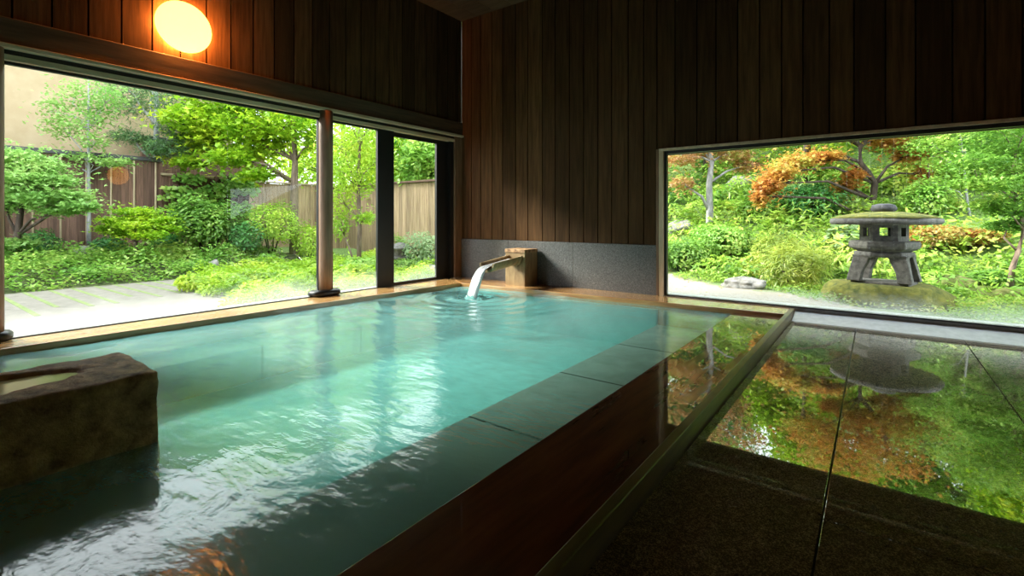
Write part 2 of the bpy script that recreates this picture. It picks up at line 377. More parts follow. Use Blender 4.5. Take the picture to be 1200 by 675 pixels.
b = MB().box(-6.2, -.9, YF + .1, YB - .1, -.98, -.62); bs = st('pool_basin', b, M['basin'])
M['bench_reflect'] = pool_stone('bench_stone_dark_reflection', (.07, .11, .06), (.15, .20, .12))  # same bench stone, with the dark green reflection put into its colour
MB().prism([(-5.97, YF + .1), (-5.26, YF + .1), (-5.26, 6.10), (-5.75, 6.10)], -.62, -.26).build('bench', M['bench_reflect'], bs, bevel=.01)
MB().prism([(-5.72, 6.14), (-2.32, 6.30), (-2.32, 6.40), (-5.72, 6.24)], -.62, -.10).build('lining', M['basin'], bs)
b = MB().box(-2.32, -1.385, YF + .1, 6.34, -.62, -.30); b.build('bench', M['bench'], bs, bevel=.01)
M['shelf'] = wood('wet_red_brown_shelf', (.05, .013, .005), (.17, .05, .018), grain=(7, .8, 7), rough=.35, island=0, coat=1.0, bumps=.0)
M['shelf'].node_tree.nodes['Principled BSDF'].inputs['Coat IOR'].default_value = 1.7
M['shelf'].node_tree.nodes['Principled BSDF'].inputs['Coat Roughness'].default_value = .012
b = MB().box(-1.385, -.847, YF + .1, 6.37, -.9, -.04); st('pool_shelf', b, M['shelf'], bevel=.006)
for q_ in ('shelf', 'floor'): M[q_].node_tree.nodes['Principled BSDF'].inputs['Specular IOR Level'].default_value = .05
# water surface: gently rippled grid
nx, ny = 220, 360
gx = np.linspace(-6.0, -1.386, nx); gy = np.linspace(YF + .12, 6.45, ny)
GX, GY = np.meshgrid(gx, gy)
h = np.zeros_like(GX)
for k in range(26):
    a = rng.uniform(0, 2 * PI); wlen = rng.uniform(.18, .9); kk = 2 * PI / wlen
    h += .0006 * wlen * np.sin(kk * (GX * math.cos(a) + GY * math.sin(a)) + rng.uniform(0, 6.28))
dd = np.hypot(GX + 4.75, GY - 5.45)
h += .010 * np.exp(-dd * 1.3) * np.sin(dd * 24) + .012 * np.exp(-(dd / .22) ** 2) * rng.normal(0, 1, GX.shape)
lf = np.clip((-3.0 - GX) / 2.5, 0, 1)
h *= (1 + 1.3 * lf)
V = np.stack([GX, GY, ZW + h], -1).reshape(-1, 3)
ii = (np.arange(ny - 1)[:, None] * nx + np.arange(nx - 1)[None]).ravel()
Fq = np.stack([ii, ii + 1, ii + nx + 1, ii + nx], 1)
wo = fast_mesh('pool_water', V, Fq, M['water'], smooth=True)
tag(wo, 'milky turquoise hot spring water filling the long pool', 'water', kind='stuff')

# ------------------------------------------------------------------ glazing
def pane(parent, mat, axis, c, a0, a1, z0, z1):
    mb = MB()
    if axis == 'x': mb.box(c - .004, c + .004, a0, a1, z0, z1)
    else: mb.box(a0, a1, c - .004, c + .004, z0, z1)
    return mb.build('pane', mat, parent)
def win(name, axis, c, a0, a1, z0, z1, glass, s0, s1, st_, sb, d=.05):
    mb = MB()
    def bx(p0, p1, q0, q1):
        if axis == 'x': mb.box(c - d / 2, c + d / 2, p0, p1, q0, q1)
        else: mb.box(p0, p1, c - d / 2, c + d / 2, q0, q1)
    if s0: bx(a0, a0 + s0, z0, z1)
    if s1: bx(a1 - s1, a1, z0, z1)
    bx(a0 + s0, a1 - s1, z1 - st_, z1); bx(a0 + s0, a1 - s1, z0, z0 + sb)
    o = tag(mb.build(name, M['black'], bevel=.003), kind='structure')
    pane(o, glass, axis, c, a0 + s0, a1 - s1, z0 + sb, z1 - st_)
    return o
XG = XL - .06
win('window_1', 'x', XG, .795, 3.95, -.012, 2.545, M['glass_left'], .012, .02, .028, .016)
win('window_2', 'x', XG, 4.14, 5.30, -.012, 2.545, M['glass_left'], .02, .33, .028, .016)
dr = win('door_1', 'x', XG - .055, 5.16, 6.62, -.012, 2.545, M['glass_left'], .10, .29, .07, .05)
win('window_3', 'y', YB + .045, XW + .10, XR, .007, 2.07, M['glass_right'], .035, .03, .045, .014, d=.07)
b = MB().box(XL - .12, XL - .02, 6.62, 6.70, -.02, 2.55); st('trim_11', b, M['black'])
b = MB().box(XL - .1, XL + .02, 6.70, YB + .06, 0.0, 2.645); st('trim_12', b, M['brown'], bevel=.006)
# posts
def post(y, r, lab, top):
    t = empty('wooden_post', (XL + .0, y, 0.0)); tag(t, lab, 'post')
    pts = [(0, 0, z) for z in np.linspace(.085, top, 9)]
    MB().tube(pts, [r * (1 + .012 * math.sin(k * 2.1)) for k in range(9)], 20).build('shaft', M['post'], t, smooth=True)
    return t
p = post(4.03, .098, 'round reddish-brown log post between the glass panes, standing on a black stone', 2.645)
def pad(par, sx, sy):
    mb = MB(); k = 22; prof = [(.80, 0.0), (1.0, .02), (1.0, .06), (.86, .085)]
    vs = []
    for r, z in prof:
        for j in range(k):
            a = 2 * PI * j / k; q = 1 + .07 * math.sin(3 * a + 1) + .04 * math.sin(5 * a)
            ca, sa = math.cos(a), math.sin(a)
            e = (abs(ca) ** 3 + abs(sa) ** 3) ** (-1 / 3)
            vs.append((sx * r * q * e * ca, sy * r * q * e * sa, z))
    fs = [(i * k + j, i * k + (j + 1) % k, (i + 1) * k + (j + 1) % k, (i + 1) * k + j) for i in range(3) for j in range(k)] + [tuple(range(k - 1, -1, -1)), tuple(3 * k + j for j in range(k))]
    return mb.add(vs, fs).build('footing_stone', M['blackstone'], par, smooth=True)
pad(p, .13, .23)
p = post(.70, .10, 'dark log post at the left end of the big garden window', 2.645); pad(p, .10, .16)

# ------------------------------------------------------------------ lamps
def lamp(loc, rz, r, strength, lab, halo):
    t = empty('wall_lamp', loc, rz); tag(t, lab, 'lamp')
    k = 40
    def ring(prof, nm, mat):
        vs = []
        for x_, rr in prof:
            for j in range(k): a = 2 * PI * j / k; vs.append((x_, rr * math.cos(a), rr * math.sin(a)))
        n = len(prof)
        fs = [(i * k + j, (i + 1) * k + j, (i + 1) * k + (j + 1) % k, i * k + (j + 1) % k) for i in range(n - 1) for j in range(k)] + [tuple(range(k)), tuple((n - 1) * k + j for j in range(k - 1, -1, -1))]
        return MB().add(vs, fs).build(nm, mat, t, smooth=True)
    ring([(0.0, r * .25), (.06, r * .25)], 'backplate', M['black'])
    for j in range(6):
        ld = bpy.data.lights.new('bulb', 'POINT'); lo = bpy.data.objects.new('bulb', ld); COL.objects.link(lo); lo.parent = t
        ld.energy = halo; ld.color = (1, .30, .06); ld.shadow_soft_size = .015
        lo.location = (.05, r * .62 * math.cos(j * PI / 3), r * .62 * math.sin(j * PI / 3))
    m, nt, bb = mat_new('lit_glass_' + str(strength)); bb.inputs['Base Color'].default_value = (.9, .8, .6, 1)
    bb.inputs['Emission Color'].default_value = (1, .36, .062, 1); bb.inputs['Emission Strength'].default_value = strength
    ring([(.065, r * .93), (.08, r), (.10, r * .97), (.13, r * .85), (.155, r * .62), (.168, r * .35), (.172, r * .1)], 'lamp_shade', m)
lamp((XL, 2.21, 3.265), 0, .285, 2.4, 'lit round glass wall lamp glowing orange on the boards above the window', 9.0)
lamp((XR, 4.15, 2.25), PI, .24, 2.4, 'dimmer round wall lamp on the opposite wall, seen only mirrored in the glass', .3)

# ------------------------------------------------------------------ spout
t = empty('water_spout', (-4.765, 6.68, 0)); tag(t, 'wooden spout box with a hollow log trough pouring into the pool', 'spout')
b = MB().box(-.20, .20, -.20, .165, -.02, .56); b.build('box', M['spout'], t, bevel=.01)
b = MB().box(-.205, .205, -.21, .165, .545, .60); b.build('box_lid', M['block'], t, bevel=.006)
def trough(y0, y1, z0, z1, r, th):
    k = 12; vs = []
    for (yy, zz) in ((y0, z0), (y1, z1)):
        for rr in (r, r - th):
            for j in range(k + 1):
                a = PI + PI * j / k; vs.append((rr * math.cos(a), yy, zz + rr * math.sin(a)))
    n = k + 1; fs = []
    for j in range(k):
        fs += [(j, j + 1, 2 * n + j + 1, 2 * n + j), (n + j, 3 * n + j, 3 * n + j + 1, n + j + 1), (j, n + j, n + j + 1, j + 1), (2 * n + j, 2 * n + j + 1, 3 * n + j + 1, 3 * n + j)]
    fs += [(0, 2 * n, 3 * n, n), (k, n + k, 3 * n + k, 2 * n + k)]
    return MB().add(vs, fs)
trough(-.18, -.93, .50, .42, .15, .04).build('trough', M['spout'], t, bevel=.006)
k = 22
cl = MB().tube([(.153 * math.cos(PI + PI * j / k), -.24, .50 + .165 * math.sin(PI + PI * j / k)) for j in range(k + 1)], .016, 6); cl.build('collar', M['spout'], t, smooth=True)
# the stream
m, nt, bb = mat_new('white_falling_water'); bb.inputs['Base Color'].default_value = (.86, .90, .95, 1); bb.inputs['Roughness'].default_value = .15
bb.inputs['Transmission Weight'].default_value = .15; vec = coords(nt, (40, 5, 2)); n1 = N(nt, 'ShaderNodeTexNoise', Scale=1.5, Detail=4.0); nt.links.new(vec, n1.inputs['Vector']); bump(nt, bb, n1.outputs['Fac'], .6, .02)
nt.links.new(ramp(nt, n1.outputs['Fac'], [(.35, (.45, .52, .6)), (.6, (.95, .97, 1))]), bb.inputs['Base Color'])
M['stream'] = m
vs = []; n_s, kk = 26, 14
for i in range(n_s):
    s = i / (n_s - 1)
    if s < .35: q = s / .35; yy = 6.35 - q * .60; zz = .435 - q * .06; wd, th = .075, .02
    else:
        q = (s - .35) / .65; yy = 5.75 - .36 * q ** .75 * 1.0; zz = .375 - .47 * q ** 1.6; wd, th = .08 + .02 * q, .028 + .02 * q
    for j in range(kk):
        a = 2 * PI * j / kk; rr = 1 + .1 * math.sin(5 * a + i * .3)
        vs.append((-4.765 + wd * rr * math.cos(a), yy + th * math.sin(a) * (.3 if s < .35 else 1), zz + th * math.sin(a) * (.7 if s < .35 else .4)))
fs = [(i * kk + j, i * kk + (j + 1) % kk, (i + 1) * kk + (j + 1) % kk, (i + 1) * kk + j) for i in range(n_s - 1) for j in range(kk)] + [tuple(range(kk)), tuple((n_s - 1) * kk + j for j in range(kk))]
tag(MB().add(vs, fs).build('falling_water', M['stream'], smooth=True), 'white stream of water falling from the log trough', 'water')

# ------------------------------------------------------------------ stone trough in the pool
def rough_box(name, x0, x1, y0, y1, z0, z1, mat, parent=None, cell=.05, amp=.018, hole=None, seed=1):
    r = random.Random(seed); import mathutils.noise as NZ
    import bmesh
    bm = bmesh.new()
    nxx, nyy, nzz = max(2, int((x1 - x0) / cell)), max(2, int((y1 - y0) / cell)), max(2, int((z1 - z0) / cell))
    idx = {}
    def vert(i, j, k_):
        key = (i, j, k_)
        if key in idx: return idx[key]
        u, v_, w_ = i / nxx, j / nyy, k_ / nzz
        p = Vector((x0 + (x1 - x0) * u, y0 + (y1 - y0) * v_, z0 + (z1 - z0) * w_))
        cx_, cy_, cz_ = abs(u - .5) * 2, abs(v_ - .5) * 2, abs(w_ - .5) * 2
        rnd = (cx_ ** 12 + cy_ ** 12 + cz_ ** 12) ** (1 / 12); c = Vector(((x0 + x1) / 2, (y0 + y1) / 2, (z0 + z1) / 2))
        e = sum(1 for q in (cx_, cy_, cz_) if q > .93)
        if e >= 2: p = c + (p - c) * .988
        nzv = NZ.noise_vector(p * 4.5 + Vector((seed * 7, 0, 0))) * amp + NZ.noise_vector(p * 17) * amp * .35
        p += nzv
        if hole and k_ == nzz:
            hx, hy, ra, rb, dep = hole
            d = math.hypot((p.x - hx) / ra, (p.y - hy) / rb) + .12 * NZ.noise(p * 6)
            if d < 1: p.z -= dep * min(1, (1 - d) * 6)
        idx[key] = bm.verts.new(p); return idx[key]
    def quad(a, b_, c_, d_): bm.faces.new([vert(*a), vert(*b_), vert(*c_), vert(*d_)])
    for i in range(nxx):
        for j in range(nyy):
            quad((i, j, 0), (i, j + 1, 0), (i + 1, j + 1, 0), (i + 1, j, 0)); quad((i, j, nzz), (i + 1, j, nzz), (i + 1, j + 1, nzz), (i, j + 1, nzz))
    for i in range(nxx):
        for k_ in range(nzz):
            quad((i, 0, k_), (i + 1, 0, k_), (i + 1, 0, k_ + 1), (i, 0, k_ + 1)); quad((i, nyy, k_), (i, nyy, k_ + 1), (i + 1, nyy, k_ + 1), (i + 1, nyy, k_))
    for j in range(nyy):
        for k_ in range(nzz):
            quad((0, j, k_), (0, j, k_ + 1), (0, j + 1, k_ + 1), (0, j + 1, k_)); quad((nxx, j, k_), (nxx, j + 1, k_), (nxx, j + 1, k_ + 1), (nxx, j, k_ + 1))
    me = bpy.data.meshes.new(name); bm.to_mesh(me); bm.free(); me.materials.append(mat)
    me.polygons.foreach_set('use_smooth', [True] * len(me.polygons))
    o = bpy.data.objects.new(name, me); COL.objects.link(o)
    if parent: o.parent = parent
    return o
t = empty('stone_trough', (0, 0, 0)); tag(t, 'rough brown stone trough standing in the pool, its hollow holding yellowish water', 'trough')
rough_box('stone_block', -3.62, -3.0, -.75, .95, -.9, .31, M['block'], t, cell=.03, amp=.014, hole=(-3.35, .14, .20, .58, .08), seed=3)
m, nt, bb = mat_new('yellowish_water'); bb.inputs['Base Color'].default_value = (.62, .58, .30, 1); bb.inputs['Roughness'].default_value = .08; M['yellow'] = m
MB().lathe([(1, -.02), (1, 0)], k=30).build('basin_water', M['yellow'], t)
bw = bpy.data.objects['basin_water']; bw.location = (-3.35, .14, .290); bw.scale = (.19, .56, 1)

# ------------------------------------------------------------------ garden ground
def sm(a, b_, x): q = np.clip((x - a) / (b_ - a), 0, 1); return q * q * (3 - 2 * q)
def ground_z(x, y):
    x = np.asarray(x, float); y = np.asarray(y, float)
    hill = .50 * np.maximum(0, y - 11.0 - .25 * np.clip(-2 - x, 0, 3)) * sm(-13.5, -9, x)
    bed = .34 * sm(-11.6, -12.6, x) * (1 - sm(9, 10, y))
    bump_ = .06 * np.sin(x * 1.7 + 1) * np.sin(y * 1.3) * sm(8.2, 9.5, y) * (1 - sm(11.5, 13, y))
    return -.16 + hill + bed + bump_ + .12 * sm(1.0, 3.0, x) * sm(7.6, 9, y)
def gz(x, y): return float(ground_z(x, y))
def gmat():
    m, nt, bb = mat_new('garden_ground'); tc = nt.nodes.new('ShaderNodeTexCoord'); sp = nt.nodes.new('ShaderNodeSeparateXYZ'); nt.links.new(tc.outputs['Object'], sp.inputs[0])
    n1 = N(nt, 'ShaderNodeTexNoise', Scale=.9, Detail=5.0); nt.links.new(tc.outputs['Object'], n1.inputs['Vector'])
    n2 = N(nt, 'ShaderNodeTexNoise', Scale=26.0, Detail=6.0); nt.links.new(tc.outputs['Object'], n2.inputs['Vector'])
    sand = ramp(nt, n2.outputs['Fac'], [(.3, (.19, .155, .12)), (.7, (.38, .34, .28))])
    green = ramp(nt, n2.outputs['Fac'], [(.3, (.05, .10, .02)), (.7, (.16, .24, .06))])
    # planting starts towards +y and +x of the sandy path
    a = N(nt, 'ShaderNodeMath', operation='MULTIPLY_ADD'); a.inputs[1].default_value = .55; nt.links.new(sp.outputs['X'], a.inputs[0]); nt.links.new(sp.outputs['Y'], a.inputs[2])
    b2 = N(nt, 'ShaderNodeMath', operation='MULTIPLY_ADD'); b2.inputs[1].default_value = 1.6; nt.links.new(n1.outputs['Fac'], b2.inputs[0]); nt.links.new(a.outputs[0], b2.inputs[2])
    mr = N(nt, 'ShaderNodeMapRange', interpolation_type='SMOOTHSTEP'); mr.inputs['From Min'].default_value = 9.2; mr.inputs['From Max'].default_value = 9.6
    nt.links.new(b2.outputs[0], mr.inputs['Value'])
    m3 = N(nt, 'ShaderNodeMapRange', interpolation_type='SMOOTHSTEP'); m3.inputs['From Min'].default_value = -8.6; m3.inputs['From Max'].default_value = -9.6; nt.links.new(sp.outputs['X'], m3.inputs['Value'])
    mm = N(nt, 'ShaderNodeMath', operation='MAXIMUM'); nt.links.new(mr.outputs[0], mm.inputs[0]); nt.links.new(m3.outputs[0], mm.inputs[1])
    mx = N(nt, 'ShaderNodeMix', data_type='RGBA'); nt.links.new(mm.outputs[0], mx.inputs['Factor']); nt.links.new(sand, mx.inputs['A']); nt.links.new(green, mx.inputs['B'])
    nt.links.new(mx.outputs['Result'], bb.inputs['Base Color']); bb.inputs['Roughness'].default_value = 1; bump(nt, bb, n2.outputs['Fac'], .5, .02)
    return m
M['ground'] = gmat()
M['soil'] = stone('mossy_soil', (.04, .06, .02), (.16, .17, .08), scale=9, rough=1)
def grid(name, x0, x1, y0, y1, st_, mat):
    xs_ = np.arange(x0, x1 + st_ * .5, st_); ys_ = np.arange(y0, y1 + st_ * .5, st_)
    X_, Y_ = np.meshgrid(xs_, ys_); V = np.stack([X_, Y_, ground_z(X_, Y_)], -1).reshape(-1, 3); n = len(xs_)
    i_ = (np.arange(len(ys_) - 1)[:, None] * n + np.arange(n - 1)[None]).ravel()
    o = fast_mesh(name, V, np.stack([i_, i_ + 1, i_ + n + 1, i_ + n], 1), mat, smooth=True); tag(o, kind='structure'); return o
grid('ground_hill', -22, 18, YB + .12, 34, .4, M['ground'])
grid('ground_left', -22, XL - .14, -8, YB + .12, .3, M['soil'])
# paving outside the big window: pale slabs with mossy joints
b = MB(); x = XL - .31; 
b.box(-11.9, XL - .31, -6, 5.6, -.18, -.150)
pv = st('paving', b, M['concrete'])
b = MB()
for k in range(12):
    y = 1.05 + k * .31 + .02 * math.sin(k * 3)
    x0 = -9.5 - .10 * k + .3 * math.sin(k * 2.2); b.box(-11.85, x0 + .7, y, y + .06, -.152, -.146)
b.build('mossy_joint', M['joint'], pv)

# ------------------------------------------------------------------ neighbour building and fences
t = empty('neighbour_building', (-17.4, 1, 0)); tag(t, 'tall beige plastered building wall rising behind the brown board fence', 'building')
MB().box(-.3, 0, -8, 6.6, -.2, 6.5).build('plaster_wall', M['plaster'], t)
MB().box(-.9, .9, -8.2, 6.9, 6.5, 6.7).build('roof_overhang', M['cap'], t)
t = empty('neighbour_annex', (-16.9, 4.9, 0)); tag(t, 'reddish-brown boarded annex behind the pine and maple crowns', 'building')
b = MB()
for k in range(16): b.box(-.2, 0, k * .22 + .003, k * .22 + .217, -.1, 3.35)
b.build('board_wall', M['fence'], t); MB().box(-.5, .25, -.1, 3.7, 3.35, 3.47).build('roof_edge', M['cap'], t)
def fence(lab, p0, p1, z1, mat, cap=None, bat=0, z0=-.1, bw=.16, posts=0, group=None):
    p0 = Vector(p0); p1 = Vector(p1); d = p1 - p0; ln = d.length; a = math.atan2(d.y, d.x)
    t = empty('board_fence', (p0.x, p0.y, 0), a); tag(t, lab, 'fence', group)
    b = MB(); s = 0
    while s < ln: b.box(s + .003, min(s + bw, ln) - .003, -.012, .012, z0, z1 - .02 * random.random()); s += bw
    b.build('board_panel', mat, t)
    if cap: MB().box(-.02, ln + .02, -.09, .09, z1, z1 + cap[0]).build('cap_rail', cap[1], t, bevel=.01)
    s = bat * .5
    while bat and s < ln: MB().tube([(s, -.03, z0), (s, -.03, z1 - .02)], .022, 8).build('batten', M['batten'], t, smooth=True); s += bat
    s = .3
    while posts and s < ln: MB().box(s - .05, s + .05, -.12, -.02, z0, z1 + .05).build('fence_post', mat, t, bevel=.008); s += posts
    return t
fence('dark brown board fence with grey tiled cap and thin pale battens below the beige wall', (-15, -2.5), (-15, 4.75), 2.58, M['fence'], (.10, M['cap']), bat=.46, z0=-.1)
fence('lower brown board fence covered with climbing leaves, right of the tall capped fence', (-15, 4.76), (-15, 7.0), 2.24, M['fence'], (.06, M['batten']), posts=1.0, z0=-.1)
fence('tan weathered fence seen beyond the maple trunk', (-15.6, 6.6), (-15.6, 12.5), 2.25, M['fence_tan'], (.05, M['batten']), z0=-.2, bw=.12)
fence('brown board fence beyond the glass door, with thin top rail', (-15.4, 9.8), (-6.2, 9.8), 2.16, M['fence'] if False else M['fence_tan'], (.06, M['fence']), z0=-.2)

# ------------------------------------------------------------------ foliage
def leaf_arrays(cent, L0, L1, wr=.5, up=.5, droop=0.0, nrm=None):
    n = len(cent)
    nz = rng.normal(0, 1, (n, 3)); nz[:, 2] = np.abs(nz[:, 2]) + up * 2
    if nrm is not None: nz = nz * .6 + nrm * 1.2
    nz /= np.linalg.norm(nz, axis=1)[:, None]
    d = rng.normal(0, 1, (n, 3)); d[:, 2] -= droop; d -= nz * (d * nz).sum(1)[:, None]; d /= np.linalg.norm(d, axis=1)[:, None] + 1e-9
    s = np.cross(nz, d); ln = rng.uniform(L0, L1, n)[:, None]; w_ = ln * wr * .5
    a = cent; m1 = cent + d * ln * .45 + s * w_ - nz * ln * .06; m2 = cent + d * ln * .45 - s * w_ - nz * ln * .06; e = cent + d * ln - nz * ln * .12
    V = np.stack([a, m1, e, m2], 1).reshape(-1, 3)
    Fq = np.arange(4 * n).reshape(n, 4); return V, Fq
def palm_arrays(cent, L0, L1, up=.5):
    """maple leaf: three narrow crossed lobes"""
    n = len(cent); nz = rng.normal(0, 1, (n, 3)); nz[:, 2] = np.abs(nz[:, 2]) + up * 2; nz /= np.linalg.norm(nz, axis=1)[:, None]
    d = rng.normal(0, 1, (n, 3)); d -= nz * (d * nz).sum(1)[:, None]; d /= np.linalg.norm(d, axis=1)[:, None]
    s = np.cross(nz, d); ln = rng.uniform(L0, L1, n)[:, None]; c7, s7 = .45, .89
    v0 = cent; tip = cent + d * ln; t1 = cent + (d * c7 + s * s7) * ln * .8; t2 = cent + (d * c7 - s * s7) * ln * .8
    i1 = cent + (d * .80 + s * .42) * ln * .42; i2 = cent + (d * .80 - s * .42) * ln * .42
    b1 = cent + (-d * .1 + s * .3) * ln * .4; b2 = cent + (-d * .1 - s * .3) * ln * .4
    V = np.stack([v0, i1, tip, i2, b1, t1, b2, t2], 1).reshape(-1, 3)
    base = np.arange(n)[:, None] * 8
    Fq = np.concatenate([base + np.array([[0, 1, 2, 3]]), base + np.array([[0, 4, 5, 1]]), base + np.array([[0, 3, 7, 6]])], 0)
    return V, Fq
def blob_pts(c, rx, ry, rz, n, shell=.5):
    p = rng.normal(0, 1, (n, 3)); p /= np.linalg.norm(p, axis=1)[:, None]; r = rng.uniform(0, 1, n) ** (1 / 3); r = r * (1 - shell) + shell * np.maximum(r, .85)
    return np.array(c)[None] + p * r[:, None] * np.array([rx, ry, rz])[None]
def cat_mesh(name, parts, mat, parent=None):
    Vs, Fs, o = [], [], 0
    for V, Fq in parts: Vs.append(V); Fs.append(Fq + o); o += len(V)
    return fast_mesh(name, np.concatenate(Vs), np.concatenate(Fs), mat, parent)
def tree(name, lab, base, trunk, tr, clumps, leaf, bark, n=500, ls=(.06, .10), kind='leaf', up=.5, wr=.5, shell=.35, group=None, cat='tree', nb=None):
    """base: foot; trunk: points relative to the foot; clumps: (dx,dy,dz,rx,ry,rz[,weight]) relative to the foot, each fed by its own branch"""
    t = empty(name, base); tag(t, lab, cat, group)
    mb = MB(); tp = [Vector(p_) for p_ in trunk]
    rad = [tr * (1 - .65 * i_ / max(1, len(tp) - 1)) for i_ in range(len(tp))]
    mb.tube(tp, rad, 8)
    for ci, c in enumerate(clumps):
        c_ = Vector(c[:3])
        # leave the trunk a little below the clump
        best = min(range(len(tp)), key=lambda i_: (tp[i_] - c_).length + (1.5 if tp[i_].z > c_.z - .1 else 0))
        s_ = tp[best]; d_ = c_ - s_
        m1 = s_ + d_ * .4 + Vector((random.uniform(-.1, .1), random.uniform(-.1, .1), .12 * d_.length)); m2 = s_ + d_ * .75 + Vector((0, 0, .06 * d_.length))
        r0 = rad[best] * .55
        mb.tube([s_, m1, m2, c_], [r0, r0 * .7, r0 * .5, r0 * .25], 6)
        for q in range(3):
            e_ = c_ + Vector((random.uniform(-.7, .7) * c[3], random.uniform(-.7, .7) * c[4], random.uniform(-.3, .6) * c[5]))
            mb.tube([m2, (m2 + e_) / 2 + Vector((0, 0, .05)), e_], [r0 * .4, r0 * .3, r0 * .12], 5)
    mb.build('trunk', bark, t, smooth=True)
    parts = []
    for c in clumps:
        wgt = c[6] if len(c) > 6 else 1
        nn_ = int(n * wgt); pts = np.concatenate([blob_pts(c[:3], c[3], c[4], c[5], nn_ * 6 // 10, shell), np.array(c[:3]) + rng.normal(0, 1, (nn_ - nn_ * 6 // 10, 3)) * np.array([c[3] * .55, c[4] * .55, c[5] * .9])])
        if kind == 'palm': parts.append(palm_arrays(pts, ls[0], ls[1], up))
        elif kind == 'needle': parts.append(leaf_arrays(pts, ls[0], ls[1], .14, up))
        else: parts.append(leaf_arrays(pts, ls[0], ls[1], wr, up))
    cat_mesh('foliage', parts, leaf, t)
    return t
def bush(name, lab, base, rx, ry, rz, leaf, n=1800, ls=(.05, .09), kind='leaf', lobes=5, wr=.5, up=.4, stems=5, cat='shrub', group=None, seed=None):
    if seed is not None: random.seed(seed)
    t = empty(name, base); tag(t, lab, cat, group)
    parts = []; mb = MB()
    for q in range(lobes):
        a = 2 * PI * q / lobes + random.uniform(-.4, .4); f = random.uniform(.30, .6) if lobes > 1 else 0
        c = (rx * f * math.cos(a), ry * f * math.sin(a), rz * random.uniform(.85, 1.15)); s_ = random.uniform(.5, .7) if lobes > 1 else 1
        pts = blob_pts(c, rx * s_, ry * s_, rz * random.uniform(.55, .85), n // lobes, .6)
        pts[:, 2] = np.maximum(pts[:, 2], .02)
        nr = pts - np.array([0, 0, rz * .6]); nr /= np.linalg.norm(nr, axis=1)[:, None] + 1e-6
        if kind == 'palm': parts.append(palm_arrays(pts, ls[0], ls[1], up))
        else: parts.append(leaf_arrays(pts, ls[0], ls[1], wr, up, nrm=nr))
        mb.tube([(c[0] * .15, c[1] * .15, -.05), (c[0] * .6, c[1] * .6, rz * .5), (c[0], c[1], c[2])], [.025, .018, .008], 5)
    mb.build('stem', M['bark_dark'], t, smooth=True); cat_mesh('foliage', parts, leaf, t)
    return t
def blades(name, lab, base, r, h_, n, leaf, w_=.012, lean=.6, cat='grass clump', group=None):
    """arching strap leaves in a tuft"""
    t = empty(name, base); tag(t, lab, cat, group)
    a = rng.uniform(0, 2 * PI, n); rr = r * rng.uniform(.05, .45, n); hh = h_ * rng.uniform(.6, 1.0, n); le = lean * hh * rng.uniform(.5, 1.2, n)
    dx, dy = np.cos(a), np.sin(a); sx, sy = -dy, dx; segs = []
    for s in (0, .4, .75, 1.0):
        zz = hh * (s * 1.35 - .42 * s * s); off = rr + le * s ** 1.8; ww = w_ * (1 - s) ** .6 + .0015
        c = np.stack([dx * off, dy * off, zz], 1); sd_ = np.stack([sx * ww, sy * ww, 0 * ww * sx], 1)
        segs += [c - sd_, c + sd_]
    V = np.stack(segs, 1).reshape(-1, 3); b0 = np.arange(n)[:, None] * 8
    Fq = np.concatenate([b0 + np.array([[2 * k_, 2 * k_ + 1, 2 * k_ + 3, 2 * k_ + 2]]) for k_ in range(3)], 0)
    return_o = fast_mesh('foliage', V, Fq, leaf, t); return t
def fern(name, lab, base, r, n, leaf, h_=.5, cat='fern', group=None):
    t = empty(name, base); tag(t, lab, cat, group); parts = []
    for k_ in range(n):
        a = rng.uniform(0, 2 * PI); ln = r * rng.uniform(.7, 1.1); s = np.linspace(.08, 1, 16)
        px = s * ln; pz = h_ * (1.5 * s - 1.25 * s ** 2) * rng.uniform(.7, 1.2)
        for sg in (-1, 1):
            w_ = .30 * ln * np.sin(np.clip(s * 1.02, 0, 1) * PI) ** .7 * (1 - s * .35)
            root = np.stack([px * math.cos(a), px * math.sin(a), pz], 1)
            tip = np.stack([(px + .05) * math.cos(a) - sg * w_ * math.sin(a), (px + .05) * math.sin(a) + sg * w_ * math.cos(a), pz - .02 - w_ * .2], 1)
            fw = np.array([math.cos(a), math.sin(a), 0]) * ln * .022
            mid = (root + tip) / 2
            V = np.stack([root, mid + fw, tip, mid - fw], 1).reshape(-1, 3); parts.append((V, np.arange(64).reshape(16, 4)))
    cat_mesh('fronds', parts, leaf, t); return t
def rock(lab, base, rx, ry, rz, mat, seed=1, name='garden_rock', k=3):
    import bmesh, mathutils.noise as NZ
    bm = bmesh.new(); bmesh.ops.create_icosphere(bm, subdivisions=4, radius=1)
    for v_ in bm.verts:
        p_ = v_.co.copy(); d_ = 1 + .32 * NZ.noise(p_ * 1.1 + Vector((seed * 5.1, 0, 0))) + .14 * NZ.noise(p_ * 2.7 + Vector((0, seed, 0))) + .05 * NZ.noise(p_ * 8)
        v_.co = Vector((p_.x * rx * d_, p_.y * ry * d_, p_.z * rz * d_))
    me = bpy.data.meshes.new(name); bm.to_mesh(me); bm.free(); me.materials.append(mat); me.polygons.foreach_set('use_smooth', [True] * len(me.polygons))
    o = bpy.data.objects.new(name, me); COL.objects.link(o); o.location = (base[0], base[1], base[2] + rz * .35); tag(o, lab, 'rock'); return o
def on_ground(u, v, t):
    """point under the image spot (u,v) at depth t, dropped to the garden ground"""
    p_ = at(u, v, t); return Vector((p_.x, p_.y, gz(p_.x, p_.y)))
def rel(base, lst, t_):
    """clumps given as (u, v, dt, rx, rz[, weight]) seen spots -> offsets from the foot"""
    out = []
    for c in lst:
        p_ = at(c[0], c[1], t_ + c[2]) - base; out.append((p_.x, p_.y, p_.z, c[3], c[3], c[4]) + tuple(c[5:]))
    return out

